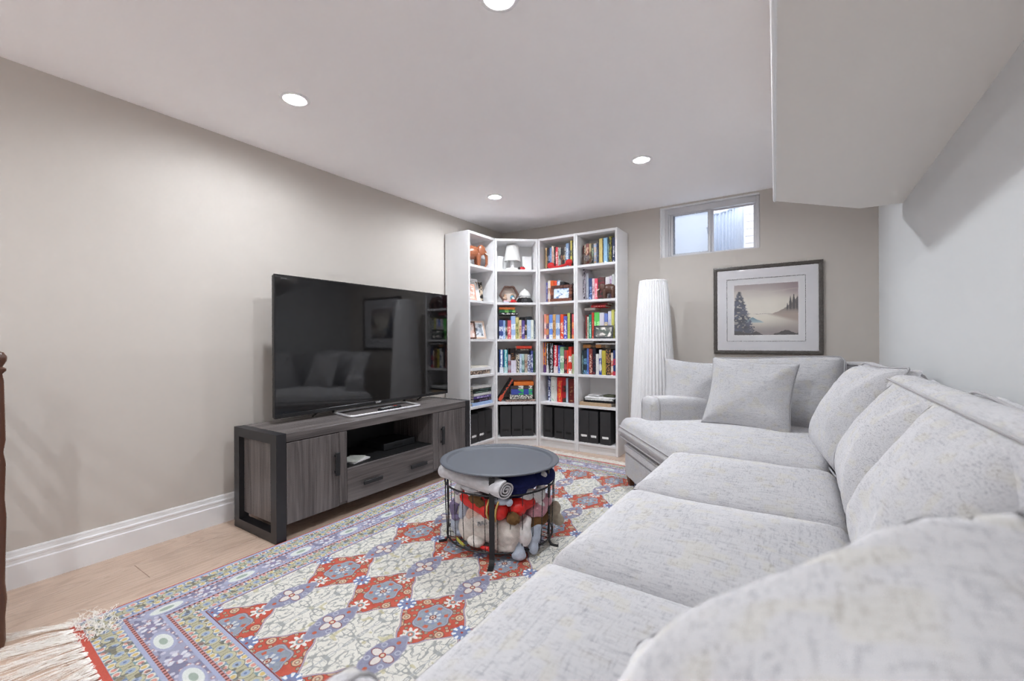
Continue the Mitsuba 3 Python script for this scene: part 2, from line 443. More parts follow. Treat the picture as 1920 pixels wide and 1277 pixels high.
add('well_gravel', gv, mat('pale_gravel', mikit.proc(lambda p, n, uv: mix((.5, .5, .52), (.75, .75, .77), noise(p.x * 60, p.y * 60))), .9), label='pale gravel at the foot of the window well', cat='gravel', kind='stuff')
bw = 'brick_wall'
tag(bw, 'pale brick wall seen through the right window pane', 'wall')
add(bw + '__mortar', box(2.05, 3.6, L + 1.02, L + 1.14, 1.62, 3.1), MORT)
bl = box(0, .212, 0, .1, 0, .066, .004)
for r in range(20):
    for c in range(7):
        x = 2.06 + c * .222 - (r % 2) * .111
        add(bw + '__brick', xf(bl, (x, L + 1.008, 1.64 + r * .073)), BRICKW)

# ---------------------------------------------------------------- rug
RX0, RX1, RY0, RY1, SK = 0.5575, 2.46, 0.432, 3.52, 0.045
def rug_fn(p, n, uv):
    x = p.x
    y = p.y + SK * (x - .55)
    C = lambda h: mi.Color3f(*[float(q) for q in lin(h)])
    def lay(col, new, m):
        return col * (1 - m) + new * m
    def inside(d, e=.0012):
        return smoothstep(e, -e, d)
    X, Y = (x - 1.050) / .288, (y - 1.233) / .467
    fu, fv = X - dr.floor(X), Y - dr.floor(Y)
    du, dv = (fu - .5) * .288, (fv - .5) * .467
    hu, hv = (X - dr.round(X)) * .288, (Y - dr.round(Y)) * .467
    ru, rv = du, hv
    pu, pv = hu, dv
    # red ground with small flowers
    v1, v2, vr = voronoi(x * 46, y * 46)
    red = mix(C('cf6350'), C('c45444'), noise(x * 60, y * 60))
    col = red
    fl = mix(C('d9c9a8'), C('a9b39a'), smoothstep(.4, .6, vr))
    col = lay(col, C('7c4a38'), inside(v1 - .34, .05) * smoothstep(.25, .3, vr))
    col = lay(col, fl, inside(v1 - .25, .05) * smoothstep(.25, .3, vr))
    col = lay(col, C('cf5a45'), inside(v1 - .10, .05))
    # curling rings beside the hexagons
    for (cx, cy) in ((.085, .055), (.075, .098)):
        r = dr.sqrt(dr.square(dr.abs(hu) - cx) + dr.square(dr.abs(hv) - cy))
        col = lay(col, C('8c5a48'), inside(r - .0185))
        col = lay(col, C('dcb89a'), inside(r - .0155))
        col = lay(col, C('a9766a'), inside(r - .009))
        col = lay(col, C('d8d0b0'), inside(r - .005))
    # hexagonal blue grey flower
    a = dr.atan2(hv, hu)
    r = dr.sqrt(dr.square(hu * 1.18) + dr.square(hv))
    edge = .073 + .006 * dr.cos(a * 6)
    col = lay(col, C('8a6a70'), inside(r - edge - .005))
    col = lay(col, C('a7acc0'), inside(r - edge - .002))
    col = lay(col, C('8d93aa'), inside(r - edge + .004))
    col = lay(col, mix(C('9aa5b8'), C('8f9aa6'), noise(x * 90, y * 90)), inside(r - edge + .008))
    q = r - .054
    dots = inside(dr.abs(q) - .008) * smoothstep(.35, .75, dr.cos(a * 6 + 1.57))
    col = lay(col, C('c86a55'), dots)
    col = lay(col, C('8594b8'), inside(r - .040 - .006 * dr.cos(a * 8)))
    col = lay(col, mix(C('cfd3d6'), C('8f9cb8'), smoothstep(-.2, .3, dr.cos(a * 8))), inside(r - .034))
    col = lay(col, C('8c4a48'), inside(r - .015))
    col = lay(col, C('d8c8b8'), inside(r - .010))
    col = lay(col, C('a8493c'), inside(r - .005))
    # white flowers in the points of the stars
    wv = dr.abs(hv) - .112
    r = dr.sqrt(dr.square(hu) + dr.square(wv))
    a = dr.atan2(wv, hu)
    col = lay(col, C('ece6de'), inside(r - .030 - .007 * dr.cos(a * 8)) * smoothstep(.0, .25, dr.cos(a * 8) + .45 + inside(r - .02)))
    col = lay(col, C('8fa2a8'), inside(r - .015))
    col = lay(col, C('d8785e'), inside(r - .009))
    col = lay(col, C('efe6da'), inside(r - .004))
    # ivory medallions
    t = dr.clip(dr.abs(dv) / .213, 0, 1)
    w = .136 * dr.power(dr.maximum(dr.cos(t * 1.5708), 1e-4), 1.10) * (1 + .05 * dr.cos(t * 19))
    d = dr.abs(du) - w
    col = lay(col, C('a0626a'), inside(d - .0085, .001))
    col = lay(col, C('b3b4cc'), inside(d - .0055, .001))
    col = lay(col, C('a86a70'), inside(d - .0010, .001))
    iv = C('e9e6da')
    s1 = noise(dr.abs(du) * 62 + 3, dr.abs(dv) * 44 + dr.floor(Y) * 3)
    s2 = noise(dr.abs(du) * 70 + 40, dr.abs(dv) * 60 + 9)
    ln = smoothstep(.10, .045, dr.abs(s1 - .5)) + smoothstep(.08, .035, dr.abs(s2 - .5)) * .8
    iv = lay(iv, C('a7aaa6'), dr.clip(ln, 0, 1) * smoothstep(-.004, -.012, d))
    iv = lay(iv, C('c9c08e'), smoothstep(.84, .90, noise(x * 42, y * 42)) * .7)
    stem = dr.minimum(dr.abs(du) + 0 * dv, dr.abs(dv * 1.0) + .6 * dr.abs(du))
    iv = lay(iv, C('b0b6ba'), inside(stem - .0022) * .8 * smoothstep(-.004, -.012, d))
    col = lay(col, iv, inside(d + .0015))
    # purple lozenges between the medallions
    d = dr.power(dr.abs(pu) / .055 + 1e-6, 1.5) + dr.power(dr.abs(pv) / .104 + 1e-6, 1.5) - 1 + .05 * dr.cos(pv * 150)
    col = lay(col, C('a9a6c0'), inside(d - .10, .02))
    col = lay(col, mix(C('8b89ac'), C('979cba'), noise(x * 80, y * 80)), inside(d, .02))
    r = dr.sqrt(dr.square(pu) + dr.square(pv))
    a = dr.atan2(pv, pu)
    r2 = dr.sqrt(dr.square(pu) + dr.square(dr.abs(pv) - .070))
    col = lay(col, C('c2664e'), inside(r2 - .008))
    r3 = dr.sqrt(dr.square(dr.abs(pu) - .034) + dr.square(dr.abs(pv) - .036))
    col = lay(col, C('b9bcd2'), inside(dr.abs(r3 - .009) - .0022))
    pet = .024 + .026 * dr.square(dr.cos(a * 2 + 0.0))
    col = lay(col, C('9a6068'), inside(r - pet - .002) * smoothstep(.15, .35, dr.abs(dr.cos(a * 2))))
    col = lay(col, C('e6dcd4'), inside(r - pet + .003) * smoothstep(.25, .5, dr.abs(dr.cos(a * 2))))
    col = lay(col, C('a8493c'), inside(r - .012))
    col = lay(col, C('e0d0b8'), inside(r - .007))
    # blue rosettes where the medallion tips meet
    r = dr.sqrt(dr.square(ru) + dr.square(rv))
    a = dr.atan2(rv, ru)
    ed = .036 + .003 * dr.cos(a * 8)
    col = lay(col, C('6a86c0'), inside(r - ed))
    col = lay(col, C('eef0f2'), inside(dr.abs(r - .028) - .008) * smoothstep(.0, .3, dr.cos(a * 8)))
    col = lay(col, C('7f86b4'), inside(r - .018))
    col = lay(col, C('b04a3c'), inside(r - .005))
    # ---- borders
    dx = dr.minimum(x - RX0, RX1 - x)
    dy = dr.minimum(y - RY0, RY1 - y)
    side = dx < dy
    d = dr.minimum(dx, dy)
    tt = dr.select(side, y, x)
    def band_a(col, c0, hw):
        b = d - c0
        k = tt / .062
        al = (k - dr.floor(k) - .5) * .062
        base = mix(C('86a0c6'), C('7ca0a6'), smoothstep(.45, .55, cell_rand(dr.floor(tt / .031), 7)))
        base = lay(base, C('6f8ac0'), smoothstep(.55, .6, noise(tt * 45, d * 45 + c0)))
        ed = dr.abs(b) - .030
        kk = tt / .031
        ae = (kk - dr.floor(kk) - .5) * .031
        rr = dr.sqrt(dr.square(ae) + dr.square(ed))
        pick = cell_rand(dr.floor(kk), dr.floor(b * 20) + 3)
        base = lay(base, C('e0ddcf'), inside(rr - .0135))
        base = lay(base, mix(C('dc9a90'), C('d8bf7c'), smoothstep(.45, .55, pick)), inside(rr - .008))
        rc = dr.sqrt(dr.square(al) + dr.square(b))
        base = lay(base, C('bdb896'), inside(dr.abs(b) - .015))
        base = lay(base, C('7c745c'), inside(rc - .024) * .8)
        base = lay(base, C('c8c4a0'), inside(rc - .0215))
        base = lay(base, C('9fb4d0'), inside(rc - .013))
        base = lay(base, C('6f86b4'), inside(rc - .005))
        base = lay(base, C('6a665c'), smoothstep(.72, .78, noise(tt * 70 + 5, d * 70)) * .7)
        return lay(col, base, inside(dr.abs(b) - hw))
    def stripe(col, c0, hw, h, dot=None):
        m = inside(dr.abs(d - c0) - hw)
        c = C(h)
        if dot:
            c = lay(c, C(dot), smoothstep(.1, .5, dr.sin(tt * 380)))
        return lay(col, c, m)
    inb = inside(d - .325)
    bc = mix(C('a9aecb'), C('9aa0bd'), noise(tt * 50, d * 50))
    bc = band_a(bc, .066, .043)
    bc = band_a(bc, .272, .036)
    # middle band: lilac with white ovals
    b = d - .172
    k = tt / .27
    al = (k - dr.floor(k) - .5) * .27
    mb = mix(C('a2a4c4'), C('8583a6'), smoothstep(.5, .58, noise(tt * 38, d * 46)))
    m1, m2, mr = voronoi(tt * 40, d * 40)
    mb = lay(mb, mix(C('c9c6dc'), mix(C('86a894'), C('b98a98'), smoothstep(.4, .5, mr)), smoothstep(.45, .5, mr)), inside(m1 - .30, .05))
    mb = lay(mb, C('e9e7e4'), inside(m1 - .14, .05) * smoothstep(.4, .45, mr))
    a2 = dr.abs(al) - .135
    rr = dr.sqrt(dr.square(a2) + dr.square(b))
    an = dr.atan2(b, a2)
    mb = lay(mb, C('dcdce8'), inside(rr - .030 - .006 * dr.cos(an * 6)) * smoothstep(-.3, .2, dr.cos(an * 6)))
    mb = lay(mb, C('9286ae'), inside(rr - .014))
    ov = dr.sqrt(dr.square(al / .056) + dr.square(b / .026))
    mb = lay(mb, C('a9aed0'), inside(ov - 1.25, .05))
    mb = lay(mb, C('dfe6e0'), inside(ov - .95, .05))
    mb = lay(mb, C('a4b8a8'), inside(ov - .42, .05))
    bc = lay(bc, mb, inside(dr.abs(b) - .044))
    for c0, s in ((.121, 1), (.223, 1)):
        bc = stripe(bc, c0 - .005, .006, 'a8b0d4')
        bc = stripe(bc, c0 + .006, .005, 'cf8f8c', '7a4038')
    bc = stripe(bc, .315, .006, 'aab2d6')
    bc = stripe(bc, .322, .002, '8a3c36')
    bc = stripe(bc, .018, .007, 'a6aed2')
    bc = lay(bc, C('cf5c4c'), inside(d - dr.select(side, .008, .024)))
    col = lay(col, bc, inb)
    lum = (col.x + col.y + col.z) / 3
    redness = smoothstep(.12, .35, col.x - col.z)
    col = mix(mi.Color3f(lum), col, .70 + .22 * redness)
    return col * .80 * (.90 + .2 * noise(x * 700, y * 700))
RUG = mat('patterned_rug', mikit.proc(rug_fn), 0.95, sheen=0.25, specular=0.15)
def sk(x, y):
    return y - SK * (x - .55)
rug_t = thing('area_rug', 'red and ivory patterned oriental rug with blue borders covering the oak floor', 'rug')
poly = [(RX0, sk(RX0, RY0)), (RX1, sk(RX1, RY0)), (RX1, sk(RX1, RY1)), (RX0, sk(RX0, RY1))]
add(rug_t + '__pile', prism(poly, 0.0006, .009, .002), RUG)
rng = np.random.default_rng(5)
def strand(x, y, dirx, diry, ln, h0, r=.0011, lift=0.0):
    k = 7
    t = np.linspace(0, 1, k)
    wob = np.cumsum(rng.normal(0, .006, k)) * 1.0
    px = x + dirx * ln * t - diry * wob
    py = y + diry * ln * t + dirx * wob
    pz = np.maximum(h0 * (1 - t) ** 2 + .0016 + lift * np.sin(t * math.pi), .0016) + rng.uniform(0, .004)
    return tube(np.column_stack([px, py, pz]), np.linspace(r, r * .6, k), 3, caps=False)
fr = []
for x in np.arange(RX0 + .012, 2.2, .040):
    yb = sk(x, RY0)
    base = -1.60 - .42 * max(0, 1 - (x - RX0) / .45) + rng.normal(0, .22)
    ln = .19 + rng.uniform(-.03, .06) + .10 * max(0, 1 - (x - RX0) / .3)
    for _ in range(16):
        a = base + rng.normal(0, .085)
        fr.append(strand(x + rng.normal(0, .006), yb + .004, math.cos(a), math.sin(a), ln * rng.uniform(.55, 1.1), .006, .0011, rng.uniform(0, .010)))
for _ in range(130):   # a tuft thrown back over the rug's near corner
    x = RX0 + rng.uniform(.0, .17)
    a = rng.uniform(2.2, 3.5)
    fr.append(strand(x + .02, sk(x, RY0) + rng.uniform(.0, .10), math.cos(a), math.sin(a) * .6, rng.uniform(.06, .13), .013, .0012, .006))
for x in np.arange(RX0 + .01, 1.75, .011):
    yb = sk(x, RY1)
    for _ in range(6):
        a = 1.57 + rng.normal(0, .45)
        fr.append(strand(x + rng.normal(0, .004), yb - .004, math.cos(a), math.sin(a), rng.uniform(.06, .13), .006, .0013, rng.uniform(0, .01)))
add(rug_t + '__fringe', cat_(*fr), FRING, True, label='cream cotton fringe', kind='stuff')

# ---------------------------------------------------------------- television stand
ts = thing('television_stand', 'low grey oak television stand with charcoal end frames and two doors', 'tv stand')
X0, X1, SY0, SY1, TZ = .110, .550, 1.184, 2.731, .557
def endframe(y0, y1):
    a = m3.Manifold.cube((X1 - X0, y1 - y0, TZ - .002)).translate((X0, y0, .001))
    b = m3.Manifold.cube((X1 - X0 - .11, 1, TZ - .100)).translate((X0 + .055, y0 - .4, .050))
    return to_tm(a - b)
add(ts + '__end_frame', endframe(SY0, SY0 + .051), CHAR, label='charcoal left end frame')
add(ts + '__end_frame', endframe(SY1 - .051, SY1), CHAR, label='charcoal right end frame')
ya, yb = SY0 + .0515, SY1 - .0515
add(ts + '__top', box(X0, X1 - .001, ya, yb, TZ - .047, TZ - .001, .002), GWY)
add(ts + '__side_panel', box(X0 + .02, X1 - .03, ya - .024, ya + .012, .082, TZ - .050, .001), GWZ)
add(ts + '__side_panel', box(X0 + .02, X1 - .03, yb - .012, yb + .024, .082, TZ - .050, .001), GWZ)
add(ts + '__bottom_panel', box(X0 + .02, X1 - .022, ya + .013, yb - .013, .080, .098), GWY)
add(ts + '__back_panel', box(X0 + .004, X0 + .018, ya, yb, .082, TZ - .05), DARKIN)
for y0_, y1_ in ((1.547, 1.599), (2.315, 2.373)):
    add(ts + '__stile', box(X0 + .02, X1 - .002, y0_, y1_, .099, TZ - .049, .002), GWZ)
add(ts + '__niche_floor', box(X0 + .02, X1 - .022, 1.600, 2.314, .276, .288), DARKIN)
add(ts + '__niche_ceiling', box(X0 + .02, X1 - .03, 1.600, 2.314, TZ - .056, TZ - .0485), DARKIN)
for y0_, y1_, hy in ((ya + .003, 1.5445, 1.524), (2.3755, yb - .003, 2.402)):
    add(ts + '__door', box(X1 - .021, X1 - .001, y0_, y1_, .085, TZ - .051, .0015), GWZ)
    k = ts + ('__door' if hy < 2 else '__door_001')
    add(k + '__handle', cat_(box(X1 + .012, X1 + .022, hy - .013, hy + .013, .268, .400, .002), box(X1 - .002, X1 + .013, hy - .009, hy + .009, .282, .294), box(X1 - .002, X1 + .013, hy - .009, hy + .009, .374, .386)), BLACKM, label='black bar handle')
add(ts + '__drawer', box(X1 - .021, X1 - .001, 1.6005, 2.3135, .085, .284, .0015), GWY)
for y0_, y1_ in ((1.702, 1.842), (2.084, 2.234)):
    add(ts + '__drawer__handle', cat_(box(X1 + .012, X1 + .022, y0_, y1_, .165, .188, .002), box(X1 - .002, X1 + .013, y0_ + .014, y0_ + .026, .169, .184), box(X1 - .002, X1 + .013, y1_ - .026, y1_ - .014, .169, .184)), BLACKM, label='black bar handle')

pm = thing('paper_stack', 'small stack of white papers in the open shelf of the television stand', 'papers')
add(pm + '__sheet', rotz(box(-.055, .055, -.075, .075, 0, .009, .001), 14, (.440, 1.735, .2885)), WHITEPAPER)
add(pm + '__sheet', rotz(box(-.05, .05, -.08, .07, 0, .006, .001), 30, (.435, 1.725, .298)), mat('greyish_paper', (.55, .57, .52), .7))
rt = thing('set_top_box', 'black flat set-top box deep in the open shelf of the television stand', 'media box')
add(rt + '__case', box(.20, .42, 1.98, 2.26, .289, .335, .004), BLACKM)
add(rt + '__display', box(.42, .4212, 2.06, 2.14, .305, .318), BLACKSLOT)

# ---------------------------------------------------------------- television
tv = thing('television', 'large black flat television with a glossy dark screen on the grey stand', 'television')
TX, TY0, TY1, TZ0, TZ1 = .262, 1.328, 2.788, .588, 1.418
add(tv + '__housing', cat_(box(TX - .032, TX - .006, TY0 + .004, TY1 - .004, TZ0 + .004, TZ1 - .004, .004), box(TX - .062, TX - .030, TY0 + .25, TY1 - .25, TZ0 + .04, TZ0 + .50, .01)), TVB)
add(tv + '__bezel', cat_(box(TX - .006, TX + .002, TY0, TY1, TZ1 - .008, TZ1, .001), box(TX - .006, TX + .002, TY0, TY0 + .008, TZ0, TZ1, .001), box(TX - .006, TX + .002, TY1 - .008, TY1, TZ0, TZ1, .001), box(TX - .006, TX + .003, TY0, TY1, TZ0, TZ0 + .022, .001)), TVB)
add(tv + '__screen', box(TX - .006, TX, TY0 + .007, TY1 - .007, TZ0 + .020, TZ1 - .007), 'mat_tv_glass')
def txt(s, h, depth=.0008, bold=False):
    return meshkit.text_mesh(s, h, depth, bold)
def on_x(mesh, x, y, z):          # lettering on a face that looks along +x, reading along +y
    return xf(mesh, (x, y, z), (0, 1, 0), (0, 0, 1), (1, 0, 0))
mat('grey_lettering', (.12, .12, .125), .4)
add(tv + '__maker_lettering', on_x(txt('SONY', .0125, bold=True), TX + .0028, 2.035, TZ0 + .006), SILVER, label='small silver lettering on the lower edge')
add(tv + '__series_lettering', on_x(txt('BRAVIA', .007), TX - .0004, TY0 + .040, TZ1 - .024), 'mat_grey_lettering', label='tiny silver lettering in the top corner')
loop = []
cx = [(.262, 1.745), (.452, 1.700), (.452, 2.288), (.262, 2.330)]
def rloop(pts, r, z):
    P = Polygon(pts).buffer(-r).buffer(r, quad_segs=6)
    c = np.array(P.exterior.coords)[:-1]
    return np.column_stack([c, np.full(len(c), z)])
add(tv + '__stand_bar', tube(rloop([(.205, 1.742), (.452, 1.700), (.452, 2.290), (.205, 2.342)], .035, TZ + .0075), .0075, 10, closed=True), SILVER, True, label='silver tubular stand bar')
for y in (1.735, 2.345):
    add(tv + '__stand_neck', tube([(.215, y, TZ + .010), (.225, y, TZ0 + .012), (.240, y, TZ0 + .03)], .0085, 8), BLACKM, True)
for y in (1.60, 2.50):
    add(tv + '__support_foot', tube([(.20, y, TZ + .004), (.242, y + .015, TZ0 + .004), (.245, y + .03, TZ0 + .012)], .005, 6), BLACKM)
rc = thing('remote_control', 'black remote control lying inside the silver stand bar of the television', 'remote control')
add(rc + '__case', rotz(box(-.022, .022, -.10, .10, 0, .016, .004), 9, (.372, 2.07, TZ)), BLACKM)
bt = [rotz(box(-.004 + dx, .004 + dx, -.004 + dy, .004 + dy, .016, .0185, .001), 9, (.372, 2.07, TZ)) for dx in (-.011, 0, .011) for dy in np.arange(-.075, .03, .019)]
add(rc + '__buttons', cat_(*bt), mat('grey_buttons', (.45, .47, .47), .5))
add(rc + '__colour_buttons', cat_(*[rotz(box(-.005, .005, -.005 + dy, .005 + dy, .016, .019, .001), 9, (.372, 2.07, TZ)) for dy in (.045, .065)]), mat('red_button', (.55, .05, .04), .4))

# ---------------------------------------------------------------- bookcases
UN = {1: ((.295, 3.037), (0, 1), (-1, 0), .40), 2: ((.295, 3.437), (.777, .6295), (-.6295, .777), .42), 3: ((.622, 3.702), (1, 0), (0, 1), .40), 4: ((1.022, 3.702), (1, 0), (0, 1), .40)}
ZS = {1: 1.722, 2: 1.40, 3: 1.045, 4: .715, 5: .432, 6: .095}
UNAME = {1: 'left bookcase', 2: 'corner bookcase', 3: 'third bookcase', 4: 'right-hand bookcase'}
SNAME = {1: 'top shelf', 2: 'second shelf', 3: 'third shelf', 4: 'fourth shelf', 5: 'fifth shelf', 6: 'lowest shelf'}
def where(u, s):
    return f'{UNAME[u]} {SNAME[s]}'
def P(un, mesh, u=0.0, v=0.0, z=0.0, s=None, deg=0.0):
    """unit coordinates (u to the right, v into the case, z up) to the room"""
    O, ux, vx, W = UN[un]
    if deg:
        mesh = rotz(mesh, deg)
    zz = z + (ZS[s] if s else 0)
    ux, vx = np.array(ux), np.array(vx)
    o = np.array(O) + ux * u + vx * v
    return xf(mesh, (o[0], o[1], zz), (*ux, 0), (*vx, 0))
BH, BD = 2.02, .28
for un in UN:
    W = UN[un][3]
    t = thing('bookcase', {1: 'narrow white bookcase against the left wall beside the television', 2: 'narrow white bookcase set at an angle across the room corner', 3: 'narrow white bookcase between the corner bookcase and the right-hand one', 4: 'right-hand narrow white bookcase beside the floor lamp'}[un], 'bookcase', 'white bookcases in the corner')
    g = .0006
    add(t + '__side_panel', P(un, box(g, .020, 0, BD, .001, BH, .0012)), SHELF)
    add(t + '__side_panel', P(un, box(W - .020, W - g, 0, BD, .001, BH, .0012)), SHELF)
    add(t + '__top', P(un, box(.0205, W - .0205, .001, BD, BH - .024, BH - .001, .001)), SHELF)
    add(t + '__back_panel', P(un, box(.0205, W - .0205, BD - .006, BD, .07, BH - .024)), SHELFB)
    for s in range(1, 7):
        add(t + '__shelf', P(un, box(.0205, W - .0205, .002 if s < 6 else .001, BD - .007, ZS[s] - .022, ZS[s], .0012)), SHELF)
    add(t + '__plinth', P(un, box(.0205, W - .0205, .018, .032, .001, ZS[6] - .0225)), SHELF)

# books: a case with printed spine and a page block
def hexc(h):
    return lin(h)
def book_case(w, h, dp, base, acc, style, rnd):
    """spine at v = 0 facing -v, u in [0, w]; returns mesh and vertex colours"""
    V, F, C = [], [], []
    def quad(a, b, c, d, col):
        k = len(V)
        V.extend([a, b, c, d]); C.extend([col] * 4)
        F.extend([(k, k + 1, k + 2), (k, k + 2, k + 3)])
    base, acc = hexc(base), hexc(acc)
    e = min(.0025, w * .2)
    us = np.array([0, e, w * .28, w * .5, w * .72, w - e, w])
    zs = np.linspace(0, h, 30)
    vs = lambda i: .0028 if i in (0, 6) else 0.0
    t0, t1 = rnd.integers(3, 8), rnd.integers(18, 26)
    for i in range(6):
        for j in range(29):
            c = base
            mid = i in (2, 3)
            if style == 1 and i in (1, 2, 3, 4) and t0 <= j < t1 and rnd.random() < (.62 if mid else .16):
                c = acc
            elif style == 2 and (j < 5 or 12 <= j < 19):
                c = acc if not (mid and rnd.random() < .5) else base
            elif style == 3 and rnd.random() < .45:
                c = acc
            elif style == 4:
                if j < 7:
                    c = acc * .8
                elif mid and rnd.random() < .75:
                    c = acc
            elif style == 0 and mid and 9 <= j < 20 and rnd.random() < .28:
                c = base * .5 + acc * .5
            if j in (1, 2) and mid and rnd.random() < .6:
                c = acc
            quad((us[i], vs(i), zs[j]), (us[i + 1], vs(i + 1), zs[j]), (us[i + 1], vs(i + 1), zs[j + 1]), (us[i], vs(i), zs[j + 1]), c)
    b = .0022
    for (u0, u1) in ((0, b), (w - b, w)):          # boards
        m = box(u0, u1, .0028, dp, 0, h)
        k = len(V)
        V.extend(m.vertices.tolist()); C.extend([base] * len(m.vertices)); F.extend((np.array(m.faces) + k).tolist())
    m = box(b, w - b, .0029, .0045, 0, h)
    k = len(V)
    V.extend(m.vertices.tolist()); C.extend([base] * len(m.vertices)); F.extend((np.array(m.faces) + k).tolist())
    return trimesh.Trimesh(np.array(V), np.array(F), process=False), np.clip(np.array(C), 0, 1)
def book_pages(w, h, dp):
    return box(.0023, w - .0023, .0046, dp - .004, .003, h - .004)
def put_book(un, s, u0, u1, h, sb, base, acc, style, label, group, seed, lean=0.0, dp=None):
    rnd = np.random.default_rng(seed)
    w = max(u1 - u0 - .0008, .006)
    h = min(h, {1: .272, 2: .298, 3: .330, 4: .305, 5: .258, 6: .31}[s])
    dp = dp or min(.24 - sb, max(.10, h * .72))
    m, c = book_case(w, h, dp, base, acc, style, rnd)
    pg = book_pages(w, h, dp)
    t = thing('book', label, 'book', group)
    def pl(x):
        if lean:
            a = math.radians(lean)
            x = xf(x, (0, 0, 0), (math.cos(a), 0, math.sin(a)), (0, 1, 0), (-math.sin(a), 0, math.cos(a)))
            if lean < 0:
                x = xf(x, (0, 0, -math.sin(a) * w))
        return P(un, x, u0 + .0004, sb, .0006, s)
    add(t + '__cover', pl(m), PRINTED, color=c)
    add(t + '__pages', pl(pg), PAGES, label='cream page block')
    return t
